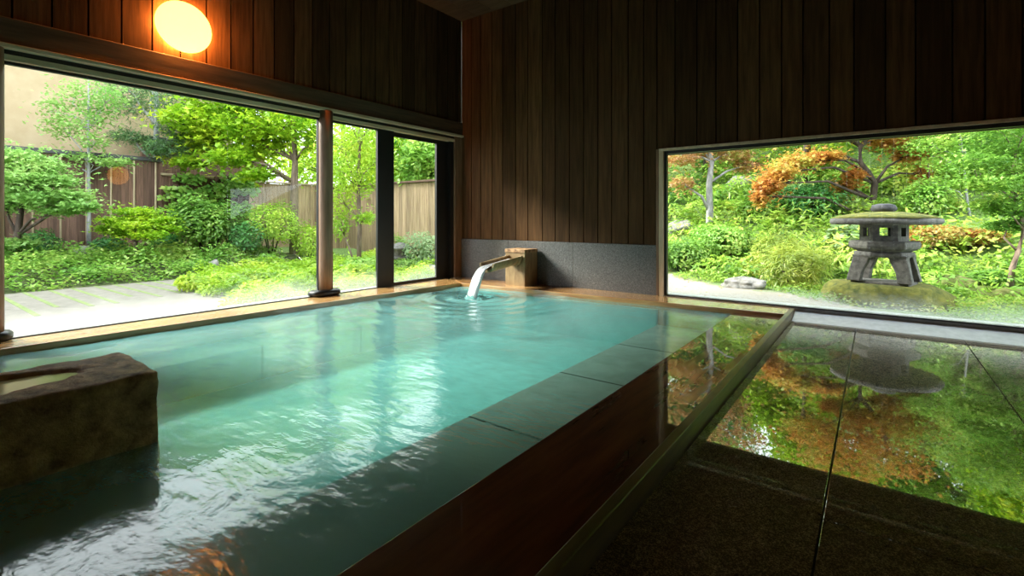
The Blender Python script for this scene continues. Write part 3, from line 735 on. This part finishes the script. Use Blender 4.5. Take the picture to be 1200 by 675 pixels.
# ---- left garden
T = 13.2; bs_ = on_ground(345, 320, T)
tree('maple_tree', 'big yellow-green maple with slim grey-brown trunk left of the round post', bs_,
     [(0, 0, -.1), (-.02, 0, 1.0), (.0, 0, 1.9), (-.05, .05, 2.5), (-.12, .05, 3.2), (-.1, 0, 4.2)], .13,
     rel(bs_, [(225, 140, -.5, .75, .30), (255, 150, 0, .8, .30), (235, 165, .4, .6, .22), (285, 150, -.3, .8, .32), (300, 175, .3, .7, .25, .8), (270, 185, -.6, .6, .2, .7), (320, 160, .5, .7, .3), (345, 145, -.2, .8, .4), (300, 130, .4, .9, .4), (260, 118, 0, 1.0, .4), (350, 110, .3, 1.0, .5), (222, 190, -.2, .45, .13, .5), (300, 205, -.5, .45, .13, .4), (375, 165, 0, .5, .3, .5), (310, 95, 0, 1.1, .5), (240, 95, .5, 1.0, .4)], T),
     L['maple'], M['bark'], n=1150, ls=(.09, .16), kind='palm', up=.5)
T = 13.0; bs_ = on_ground(183, 300, T)
tree('pine_tree', 'pine with straight blue-grey trunk and dark needle pads before the brown fence', bs_,
     [(0, 0, -.1), (.02, 0, 1.2), (0, 0, 2.4), (.02, 0, 3.4), (0, 0, 4.8)], .12,
     rel(bs_, [(150, 160, -.3, .42, .16), (160, 125, .2, .5, .25), (200, 120, -.2, .5, .3), (205, 150, .2, .5, .2), (183, 172, -.5, .3, .2), (205, 178, .2, .6, .15), (225, 165, .4, .5, .18), (178, 100, 0, .7, .35), (150, 105, .2, .6, .25)], T),
     L['pine'], M['bark_grey'], n=1000, ls=(.10, .17), kind='needle', up=.3)
T = 11.5; bs_ = on_ground(104, 310, T)
tree('sapling_tree', 'thin pale-leaved sapling standing in front of the beige wall', bs_,
     [(0, 0, -.1), (.02, 0, 1.0), (0, 0, 2.0), (-.04, 0, 3.0), (0, 0, 4.2)], .05,
     rel(bs_, [(80, 115, 0, .42, .3), (110, 105, .2, .45, .35), (95, 140, -.2, .5, .25), (120, 130, .2, .4, .3), (75, 150, .1, .4, .25), (110, 165, 0, .35, .2), (130, 115, 0, .35, .3), (100, 185, 0, .4, .12), (135, 190, .1, .35, .1), (85, 195, .1, .3, .1), (60, 130, 0, .3, .3, .6)], T),
     L['pale'], M['bark_grey'], n=360, ls=(.07, .12))
T = 9.6; bs_ = on_ground(20, 330, T)
tree('spreading_maple', 'layered light-green maple mound leaning in from the left end of the window', bs_,
     [(0, 0, -.1), (.05, 0, .6), (.1, .05, 1.2), (0, 0, 1.7), (0, 0, 2.1)], .07,
     rel(bs_, [(20, 185, 0, .5, .16), (45, 195, .1, .45, .14), (30, 208, -.2, .5, .14), (60, 212, .1, .45, .13), (20, 228, 0, .45, .13), (50, 232, -.1, .5, .14), (78, 230, .1, .42, .13), (95, 242, 0, .30, .08, .7), (0, 200, 0, .6, .25), (5, 240, 0, .5, .12), (-25, 215, 0, .6, .2), (70, 247, 0, .35, .07, .5), (20, 285, 0, .35, .1, .7)], T),
     L['pale'], M['bark_dark'], n=1000, ls=(.06, .10), kind='palm', up=.6)
T = 10.8; bs_ = on_ground(160, 305, T)
tree('low_maple', 'bright flat-topped low maple bush spreading in the middle of the left garden', bs_,
     [(0, 0, -.1), (-.03, 0, .4), (.03, 0, .8)], .04,
     rel(bs_, [(160, 248, 0, .42, .08), (140, 258, -.2, .36, .08), (182, 257, .1, .40, .08), (160, 264, -.3, .42, .09), (195, 268, .1, .25, .07), (128, 268, 0, .25, .07), (175, 275, -.3, .32, .07), (145, 273, -.1, .3, .07)], T),
     L['maple'], M['bark'], n=750, ls=(.05, .09), kind='palm', up=.7, cat='shrub')
def B(name, lab, u, v, T, rx, rz, leaf, **kw):
    q = on_ground(u, v, T); 
    if kw.pop('lift', None): q.z += .0
    return bush(name, lab, q, rx, kw.pop('ry', rx * .8), rz, leaf, **kw)
B('broadleaf_shrub', 'dark green broadleaf shrub with whitish bloom right of the flat-topped maple', 243, 300, 12.0, .85, .85, L['mid'], n=5200, ls=(.07, .13), seed=4)
B('broadleaf_shrub', 'deep green shrub tucked against the right foot of the whitish-topped shrub', 285, 300, 12.2, .55, .5, L['deep'], n=2200, ls=(.07, .12), seed=5)
B('lime_shrub', 'rounded lime-yellow shrub in front of the tan fence, left of the maple trunk', 318, 315, 12.6, .80, .80, L['lime'], n=4200, ls=(.05, .09), seed=6)
B('leafy_shrub', 'yellow-green shrub close to the round post on its left', 362, 318, 12.8, .55, .7, L['lime'], n=2400, ls=(.05, .09), seed=8)
B('leafy_shrub', 'dark low shrub beneath the flat-topped maple bush', 125, 300, 11.3, .42, .30, L['deep'], n=1300, ls=(.08, .15), wr=.28, seed=9)
B('leafy_shrub', 'low dim shrub below the leaning maple mound', 42, 315, 10.6, .55, .38, L['deep'], n=1700, ls=(.05, .09), seed=10)
B('leafy_shrub', 'small shrub at the foot of the pine trunk', 195, 300, 12.4, .5, .32, L['deep'], n=1400, ls=(.06, .1), seed=11)
rock('rounded grey rock half buried in ground cover by the fence', on_ground(98, 312, 10.9), .40, .30, .24, M['rock'], 2)
rock('small beige upright stone between the dark shrub and ground cover', on_ground(250, 303, 10.9), .15, .12, .20, M['rock'], 5)
rock('flat moss-topped yellowish rock below the lime shrub', on_ground(265, 312, 10.4), .50, .34, .14, M['mossrock'], 8)
# vines on the fence
def vine(lab, y0, y1, z0, z1, n, fx=-14.86):
    t = empty('climbing_vine', (fx, y0, 0)); tag(t, lab, 'vine'); mb = MB(); parts = []
    for k_ in range(6):
        yy = (y1 - y0) * (k_ + .5) / 6; pts = [(.0, yy + .12 * math.sin(3 * q + k_), z0 + (z1 - z0) * q / 5) for q in range(6)]; mb.tube(pts, .012, 5)
    mb.build('stem', M['bark_dark'], t)
    for k_ in range(26):
        c = (random.uniform(.04, .14), random.uniform(0, y1 - y0), z0 + (z1 - z0) * random.random() ** .6)
        parts.append(leaf_arrays(blob_pts(c, .10, .28, .12, n // 26), .10, .17, .8, .1, nrm=np.array([[1.0, 0, .4]])))
    cat_mesh('leaves', parts, L['fresh'], t)
vine('bright green vine climbing the lower brown fence next to the pine', 4.9, 6.1, .8, 2.2, 700)
vine('green vine hanging over the right end of the lower brown fence', 6.15, 7.0, .6, 2.35, 700)
# ground cover
def cover(name, lab, pts_fn, n, leaf, ls, wr=.5, up=.8, hh=.12, cat='ground cover'):
    P_ = pts_fn(n); P_[:, 2] = ground_z(P_[:, 0], P_[:, 1]) + rng.uniform(.0, 1, len(P_)) * hh * (1 + .8 * np.sin(P_[:, 0] * 5) * np.sin(P_[:, 1] * 4))
    V, Fq = leaf_arrays(P_, ls[0], ls[1], wr, up); o = fast_mesh(name, V, Fq, leaf); tag(o, lab, cat, kind='stuff'); return o
def fan(x0, x1, y0, y1):
    def f(n): return np.stack([rng.uniform(x0, x1, n), rng.uniform(y0, y1, n), np.zeros(n)], 1)
    return f
cover('ground_cover', 'low leafy ground cover along the foot of the brown fence', fan(-14.6, -11.6, -.5, 6.5), 26000, L['fresh'], (.06, .11), hh=.26)
cover('ground_cover', 'bright leafy plants covering the ground under the maple tree', lambda n: (lambda p_: p_[(p_[:, 1] > 4.1 - .28 * (p_[:, 0] + 10.8) + .22 * np.sin(p_[:, 0] * 3))])(fan(-11.9, -7.0, 2.6, 9.6)(n)), 75000, L['lime'], (.05, .10), hh=.22)
for i_, (u, v, T, r, lab) in enumerate([(235, 335, 8.6, .42, 'bright tuft of leaves at the edge of the paving, left of the maple trunk'), (270, 335, 8.8, .5, 'larger leafy tuft in front of the mossy flat rock'), (310, 335, 9.0, .5, 'leafy tuft just left of the maple foot'), (350, 330, 9.0, .45, 'leafy tuft beside the round post foot'), (285, 322, 10.2, .35, 'small tuft of leaves below the lime shrub')]):
    B('leafy_plant', lab, u, v, T, r * 1.1, r * .38, L['lime'] if i_ % 2 else L['maple'], n=1900, ls=(.05, .10), seed=40 + i_, cat='plant', lobes=6)
# between post and door
T = 11.6; bs_ = on_ground(420, 300, T)
tree('weeping_tree', 'yellow-green drooping tree seen through the narrow pane right of the post', bs_,
     [(0, 0, -.1), (.05, 0, 1.0), (0, 0, 2.0), (.05, 0, 3.0), (0, 0, 4.0)], .06,
     rel(bs_, [(400, 170, 0, .5, .35), (425, 165, .2, .5, .35), (440, 190, 0, .35, .3), (405, 205, -.2, .4, .4), (400, 235, 0, .3, .4, .7), (425, 215, .2, .35, .3, .7), (410, 140, 0, .7, .4), (440, 145, 0, .7, .4), (428, 255, 0, .28, .12, .5), (398, 265, 0, .25, .25, .5)], T),
     L['lime'], M['bark'], n=650, ls=(.08, .16), wr=.25, up=.1)
B('leafy_shrub', 'fresh green low shrub seen through the narrow pane near the mullion', 425, 312, 10.2, .5, .28, L['fresh'], n=1800, ls=(.05, .09), seed=14)
B('leafy_shrub', 'lime low plants at the foot of the round post, right side', 405, 322, 9.2, .45, .22, L['lime'], n=1600, ls=(.05, .09), seed=15)
rock('pinkish rounded stone seen between the post and the mullion', on_ground(399, 298, 10.6), .20, .16, .18, M['rock'], 11)
# door view
B('leafy_shrub', 'soft grey-green shrub in front of the fence beyond the glass door', 497, 292, 11.4, .62, .55, L['grey'], n=2600, ls=(.05, .09), seed=16)
B('leafy_shrub', 'low rounded green shrub on the sand beyond the glass door', 478, 300, 11.0, .48, .20, L['mid'], n=1500, ls=(.04, .07), seed=17)
B('leafy_shrub', 'small dark-green upright shrub at the fence left in the glass door', 466, 262, 12.6, .35, .5, L['mid'], n=1200, ls=(.05, .09), seed=18)
rock('grey boulder on the sand seen low in the glass door', on_ground(505, 303, 10.6), .36, .3, .20, M['rock'], 13)
q = on_ground(469, 296, 11.6); t = empty('stone_basin', q); tag(t, 'small pale stone lantern with wide flat cap beyond the glass door', 'lantern')
MB().lathe([(.16, -.05), (.16, .10), (.13, .30)], k=16).build('pedestal', M['lantern'], t, bevel=.01)
MB().lathe([(.26, .30), (.28, .34), (.26, .38)], k=6).build('platform', M['lantern'], t, bevel=.01)
MB().lathe([(.15, .38), (.15, .54)], k=6).build('light_chamber', M['lantern'], t)
MB().lathe([(.32, .54), (.33, .58), (.16, .66), (.05, .70)], k=16).build('cap', M['lantern'], t, bevel=.008)
for i_, (u, v, T, s_, lf_, lab) in enumerate([(455, 200, 17, 1.3, 'maple', 'yellow-green tree rising beyond the fence, left half of the glass door'), (500, 190, 19, 1.5, 'deep', 'dark green tree above the fence in the glass door'), (525, 200, 16, 1.2, 'fresh', 'fresh green tree beyond the fence beside the door jamb'), (400, 180, 19, 1.6, 'lime', 'pale yellow-green tree far behind the post'), (340, 170, 20, 1.7, 'lime', 'tall pale green tree behind the tan fence'), (280, 150, 22, 1.9, 'fresh', 'tall fresh green tree beyond the fence corner')]):
    bs_ = on_ground(u, 300, T); zc = at(u, v, T).z - bs_.z
    cl_ = [(random.uniform(-1, 1) * s_, random.uniform(-1, 1) * s_, zc + random.uniform(-.7, 1.6) * s_, s_ * .7, s_ * .7, s_ * .45) for _ in range(9)]
    tree('garden_tree', lab, bs_, [(0, 0, -.1), (0, 0, zc * .5), (.1, 0, zc), (0, 0, zc + s_)], .12, cl_, L[lf_], M['bark_dark'], n=1000, ls=(.12, .22), up=.3)

# ---- hillside beyond the end window
def hill_cover():
    parts = []; k_ = 0
    while k_ < 560:
        y = 10.6 + 17 * random.random() ** 1.4; x = random.uniform(-9 - .2 * (y - 10), 7 + .55 * (y - 10))
        if x + .0 < -2.6 and y < 11.4: continue
        k_ += 1; s_ = random.uniform(.28, .65) * (1 + .05 * (y - 10)); z = gz(x, y)
        c = (x, y, z + s_ * .35); n = int(210 * (1 if y < 18 else .7)); pts = blob_pts(c, s_, s_, s_ * .6, n, .6)
        nr = pts - np.array([[x, y, z]]); nr /= np.linalg.norm(nr, axis=1)[:, None]
        q = random.random(); sc = 1 + .05 * (y - 10)
        if q < .35: parts.append(leaf_arrays(pts, .07 * sc, .13 * sc, .5, .3, nrm=nr))
        elif q < .7: parts.append(leaf_arrays(pts, .12 * sc, .24 * sc, .18, .3, .6, nrm=nr))
        else: parts.append(palm_arrays(pts, .07 * sc, .12 * sc, .5))
    return parts
hc = hill_cover()
o = cat_mesh('hillside_undergrowth', hc, L['mix']); tag(o, 'dense mixed green undergrowth covering the slope behind the lantern', 'undergrowth', kind='stuff')
cover('ground_cover', 'low moss and small leaves around the lantern mound', lambda n: (lambda p_: p_[(p_[:, 1] + .55 * p_[:, 0] > 8.6 + .3 * np.sin(p_[:, 0] * 2.5))])(fan(-3.5, 5.5, 7.6, 12)(n)), 42000, L['mix'], (.03, .07), hh=.10)
cover('fallen_leaves', 'scattered rust and brown fallen leaves on the sandy path', fan(-5, -.5, 8.0, 11.6), 260, L['red'], (.04, .07), hh=.01, cat='fallen leaves')

# the lantern
q = Vector((.10, 9.30, 0)); zb = .13
t = empty('moss_mound', (q.x, q.y, gz(q.x, q.y))); tag(t, 'mossy mound the big stone lantern stands on', 'mound')
import bmesh, mathutils.noise as NZ
bm = bmesh.new(); bmesh.ops.create_icosphere(bm, subdivisions=4, radius=1)
for v_ in bm.verts:
    p_ = v_.co.copy(); d_ = 1 + .12 * NZ.noise(p_ * 2.2) + .03 * NZ.noise(p_ * 9)
    z_ = p_.z * d_; z_ = min(z_, .62)
    v_.co = Vector((p_.x * .80 * d_, p_.y * .62 * d_, z_ * .42))
me = bpy.data.meshes.new('mound_body'); bm.to_mesh(me); bm.free(); me.materials.append(M['moss']); me.polygons.foreach_set('use_smooth', [True] * len(me.polygons))
o = bpy.data.objects.new('mound_body', me); COL.objects.link(o); o.parent = t; o.location = (0, 0, zb - .26 - gz(q.x, q.y))
t = empty('stone_lantern', (q.x, q.y, zb), math.radians(-14)); tag(t, 'large grey stone lantern with wide mossy cap standing on a mossy mound', 'lantern')
MB().prism([(-.36, -.26), (.36, -.26), (.36, .26), (-.36, .26)], -.02, .035).build('base_slab', M['lantern'], t, bevel=.012)
for kx in (-1, 1):
    for ky in (-1, 1):
        vs = []
        secs = [(.0, .315, .235, .10), (.15, .29, .22, .095), (.27, .25, .20, .11), (.36, .225, .18, .12), (.40, .20, .16, .16)]
        for z, cx_, cy_, hw in secs:
            for a_, b_ in ((-1, -1), (1, -1), (1, 1), (-1, 1)): vs.append((kx * cx_ + a_ * hw * .9 * 1, ky * cy_ + b_ * hw * .62, z + .03))
        fs = [(i * 4 + j, i * 4 + (j + 1) % 4, (i + 1) * 4 + (j + 1) % 4, (i + 1) * 4 + j) for i in range(4) for j in range(4)] + [(3, 2, 1, 0), (16, 17, 18, 19)]
        MB().add(vs, fs).build('leg', M['lantern'], t, bevel=.012)
MB().lathe([(.36, .40), (.38, .43), (.37, .475), (.33, .48)], k=6, rot=.3).build('leg_crown', M['lantern'], t, bevel=.012)
MB().lathe([(.33, .48), (.43, .53), (.445, .57), (.44, .625), (.40, .64)], k=6, rot=.3).build('platform', M['lantern'], t, bevel=.012)
# light chamber: hexagon of piers with openings
mb = MB()
for j in range(6):
    a0 = .3 + j * PI / 3; a1 = a0 + PI / 3; p0 = Vector((.30 * math.cos(a0), .30 * math.sin(a0), 0)); p1 = Vector((.30 * math.cos(a1), .30 * math.sin(a1), 0))
    d_ = (p1 - p0); nn = Vector((d_.y, -d_.x, 0)).normalized()
    def seg(f0, f1, z0, z1):
        q0 = p0 + d_ * f0; q1 = p0 + d_ * f1; ii_ = [q0, q1, q1 - nn * .06, q0 - nn * .06]
        mb.prism([(p_.x, p_.y) for p_ in ii_], z0, z1)
    seg(0, .28, .64, .90); seg(.72, 1, .64, .90); seg(.28, .72, .64, .71); seg(.28, .72, .84, .90)
mb.build('light_chamber', M['lantern'], t)
roof_prof = [(.50, .885), (.655, .885), (.69, .92), (.675, .975), (.56, 1.005), (.40, 1.035), (.22, 1.06), (.12, 1.07)]
MB().lathe(roof_prof[:4] + [(.5, .985)], k=26, wob=.025).build('cap', M['lantern'], t, smooth=True)
MB().lathe([(.60, .96), (.665, .982), (.56, 1.02), (.40, 1.05), (.22, 1.075), (.10, 1.08)], k=26, wob=.03).build('moss_cover', M['moss'], t, smooth=True)
MB().lathe([(.10, 1.07), (.155, 1.09), (.165, 1.13), (.14, 1.18), (.07, 1.20)], k=16, wob=.04).build('finial', M['blackrock'], t, smooth=True)

# plants by the lantern
T = 11.0; bs_ = on_ground(1026, 300, T)
tree('orange_maple', 'orange-leaved maple with crooked dark branches behind the stone lantern', bs_,
     [tuple(at(*p_) - bs_) for p_ in ((1028, 300, T), (1026, 262, T), (1023, 235, T), (1025, 215, T), (1018, 203, T), (1008, 190, T), (1008, 172, T), (1025, 152, T), (1035, 135, T), (1040, 105, T))], .085,
     rel(bs_, [(900, 218, -.3, .28, .20), (915, 203, -.2, .34, .18), (935, 190, 0, .38, .14), (955, 186, .2, .36, .12), (975, 182, 0, .28, .09, .5), (890, 232, -.3, .16, .14, .5), (990, 218, .2, .28, .16, .6), (1000, 205, 0, .25, .10, .5), (1040, 165, .1, .38, .14), (1065, 182, .1, .34, .15, .8), (1010, 150, 0, .42, .13), (980, 158, .3, .38, .10, .6), (1050, 140, 0, .6, .2), (1000, 125, 0, .7, .25), (950, 130, .2, .6, .25), (1090, 140, .2, .6, .25), (1050, 100, 0, .7, .3), (980, 95, 0, .8, .3), (1080, 205, .2, .2, .15, .4)], T),
     L['orange'], M['bark_dark'], n=760, ls=(.06, .11), kind='palm', up=.5)
T = 12.5; bs_ = on_ground(830, 290, T)
tree('rusty_tree', 'small rusty-leaved tree with purple-grey trunk at the left of the end window', bs_,
     [tuple(at(*p_) - bs_) for p_ in ((830, 290, T), (832, 250, T), (831, 215, T), (834, 190, T), (830, 160, T), (835, 130, T))], .10,
     rel(bs_, [(800, 185, 0, .45, .2), (825, 175, .2, .45, .2), (860, 180, 0, .45, .2), (800, 215, .1, .35, .15, .6), (875, 195, .1, .35, .15, .6), (845, 150, 0, .7, .25), (790, 155, .3, .6, .25), (800, 120, 0, .8, .3), (860, 115, 0, .8, .3)], T),
     L['rust'], M['bark_grey'], n=520, ls=(.07, .12), kind='palm')
T = 7.6; bs_ = on_ground(1185, 335, T)
tree('green_maple', 'green maple with leaning double trunk at the right edge of the end window', bs_,
     [tuple(at(*p_) - bs_) for p_ in ((1184, 338, T), (1186, 315, T), (1193, 295, T), (1200, 270, T), (1195, 240, T), (1185, 215, T), (1190, 180, T))], .045,
     rel(bs_, [(1150, 190, 0, .35, .12), (1175, 178, .2, .35, .12), (1135, 215, .1, .26, .10, .7), (1165, 215, -.2, .34, .12), (1190, 205, 0, .35, .15), (1155, 240, .1, .25, .08, .6), (1185, 245, 0, .35, .12), (1210, 225, 0, .4, .2), (1175, 265, .2, .25, .08, .6), (1215, 180, 0, .45, .2), (1180, 150, .2, .5, .2), (1220, 260, 0, .3, .15), (1150, 140, 0, .5, .2), (1210, 130, 0, .6, .25)], T),
     L['mid'], M['bark'], n=800, ls=(.04, .075), kind='palm')
T = 10.0; bs_ = on_ground(1145, 305, T)
tree('slender_tree', 'slim multi-stemmed tree with pale straight trunks right of the lantern', bs_,
     [tuple(at(*p_) - bs_) for p_ in ((1148, 305, T), (1140, 270, T), (1134, 240, T), (1130, 200, T), (1125, 150, T))], .035,
     rel(bs_, [(1110, 190, 0, .45, .2), (1135, 180, .1, .4, .2), (1095, 215, .2, .35, .15, .7), (1120, 160, -.1, .5, .2), (1090, 170, .1, .45, .18), (1140, 140, 0, .6, .3), (1100, 130, 0, .6, .3)], T),
     L['fresh'], M['bark_grey'], n=600, ls=(.05, .09))
for (u, T, u1, lab) in ((1090, 11.0, 1090, 'thin pale upright trunk just right of the lantern cap'), (1157, 10.5, 1150, 'thin brown leaning trunk in the dark hollow right of the lantern'), (1168, 10.8, 1172, 'second brown trunk in the dark hollow, nearer the window edge')):
    bs_ = on_ground(u, 300, T)
    tree('young_tree', lab, bs_, [tuple(at(*p_) - bs_) for p_ in ((u, 300, T), ((u + u1) / 2, 260, T), (u1, 225, T), (u1 - 3, 180, T))], .035,
         rel(bs_, [(u1 - 15, 175, 0, .4, .18), (u1 + 12, 165, .2, .4, .18), (u1, 140, 0, .5, .25)], T), L['mid'], M['bark'], n=600, ls=(.05, .09))
B('feathery_shrub', 'feathery olive-green shrub arching over the rock, left of the lantern', 930, 342, 8.9, .62, .50, L['olive'], n=4200, ls=(.08, .16), wr=.14, seed=21)
B('feathery_shrub', 'taller olive shrub behind the arching one', 915, 320, 9.8, .55, .62, L['olive'], n=3400, ls=(.08, .16), wr=.16, seed=22)
B('leafy_shrub', 'glossy mid-green shrub at the left corner of the end window', 800, 312, 11.2, .75, .45, L['mid'], n=3600, ls=(.06, .12), wr=.35, seed=23)
B('leafy_shrub', 'bright bushy plant behind the sandy path', 850, 312, 11.3, .75, .42, L['fresh'], n=3400, ls=(.06, .11), seed=24)
B('leafy_shrub', 'dark leafy shrub in shade halfway up the slope, left of the lantern', 950, 285, 11.6, .75, .5, L['deep'], n=3000, ls=(.08, .15), wr=.3, seed=25)
B('leafy_shrub', 'shrub with reddish and green leaves right of the lantern legs', 1105, 325, 9.3, .50, .28, L['red'], n=2000, ls=(.05, .09), seed=26)
B('leafy_shrub', 'second reddish-tinged shrub nearer the slim trunks', 1145, 325, 9.0, .45, .24, L['red'], n=1700, ls=(.05, .09), seed=27)
B('leafy_shrub', 'dark green shrub filling the hollow behind the slim trunks', 1140, 290, 11.4, .85, .65, L['deep'], n=3000, ls=(.07, .12), seed=28)
B('leafy_shrub', 'fresh green leafy shrub right behind the lantern, below its cap', 1085, 300, 10.3, .5, .45, L['fresh'], n=2200, ls=(.06, .1), seed=29)
B('leafy_shrub', 'low shrub by the leaning double trunk', 1170, 335, 8.0, .36, .20, L['mid'], n=1500, ls=(.04, .08), seed=30)
B('hosta_plant', 'broad pale-leaved plant on the left behind the lantern legs', 990, 310, 10.0, .38, .34, L['grey'], n=260, ls=(.16, .26), wr=.7, seed=31, cat='plant')
for (u, v, T, r, lf_, lab) in ((985, 350, 8.0, .32, 'fresh', 'small bright fern left of the mossy mound'), (1010, 352, 7.9, .22, 'mid', 'little fern hugging the front of the mossy mound'), (1100, 350, 8.0, .30, 'mid', 'fern at the right side of the mossy mound'), (1140, 352, 7.9, .26, 'fresh', 'low fern in front of the dark rock on the right'), (870, 330, 10.4, .4, 'fresh', 'fern behind the flat grey rock on the path'), (960, 255, 13.2, .8, 'fresh', 'large pale fern high on the slope under the orange branches'), (880, 262, 13.0, .75, 'fresh', 'wide fern in the middle of the slope'), (820, 275, 12.6, .6, 'lime', 'yellow-green fern on the slope by the rusty tree')):
    fern('fern_plant', lab, on_ground(u, v, T), r, 16, L[lf_], h_=r * .7)
rock('flat grey rock beside the sandy path under the olive shrub', on_ground(872, 338, 8.9), .36, .24, .15, M['rock'], 21)
rock('dark rock right of the mossy mound, behind the fern', on_ground(1120, 343, 8.3), .36, .25, .16, M['mossrock'], 22)
rock('long low mossy rock near the right edge of the end window', on_ground(1165, 345, 7.9), .45, .25, .13, M['mossrock'], 23)
rock('grey boulder on the slope left of the rusty tree trunk', on_ground(800, 250, 13.2), .40, .30, .25, M['rock'], 24)
rock('grey boulder partly hidden on the slope under the orange branches', on_ground(870, 240, 14.5), .40, .3, .25, M['rock'], 25)
# tall trees on the hill: they close the view and show in the wet floor
k_ = 0
kinds = [('deep', 'dark evergreen'), ('maple', 'yellow-green broadleaf'), ('fresh', 'fresh green'), ('mid', 'mid-green'), ('rust', 'rust-tinted'), ('lime', 'lime-leaved')]
spots = [(-7.5, 15, 3.4), (-4.6, 17, 3.8), (-1.6, 15.6, 3.4), (1.0, 17.5, 4.0), (3.6, 15.0, 3.6), (6.2, 17.0, 4.0), (-9.5, 20, 4.5), (-5.8, 22, 5), (-2.0, 21.5, 5), (2.4, 22.5, 5), (7.0, 22, 5), (10.5, 19, 4.5), (-.6, 27, 6), (5.2, 27.5, 6), (-6.0, 28, 6), (11.5, 26, 6)]
order = [1, 0, 5, 2, 1, 3, 0, 2, 5, 0, 1, 2, 0, 3, 2, 0]
where = ['left end', 'left', 'middle-left', 'middle', 'middle-right', 'right']
for (x, y, h_), kd in zip(spots, order):
    lf_, nm = kinds[kd]; row = 'near row' if y < 18 else ('middle row' if y < 24 else 'top row')
    wh = where[min(5, max(0, int((x + 10) / 3.6)))]
    z = gz(x, y); s_ = h_ * .33
    cl_ = [(random.uniform(-1, 1) * s_ * 1.2, random.uniform(-1, 1) * s_, h_ * random.uniform(.35, 1.0), s_ * .6, s_ * .6, s_ * .42) for _ in range(9)]
    tree('hill_tree', f'{nm} tree on the hill, {row}, {wh} of the end window', Vector((x, y, z)), [(0, 0, -.2), (.1, 0, h_ * .3), (0, .1, h_ * .6), (0, 0, h_)], .11, cl_, L[lf_], M['bark_dark'], n=1100, ls=(.10, .19), up=.3)
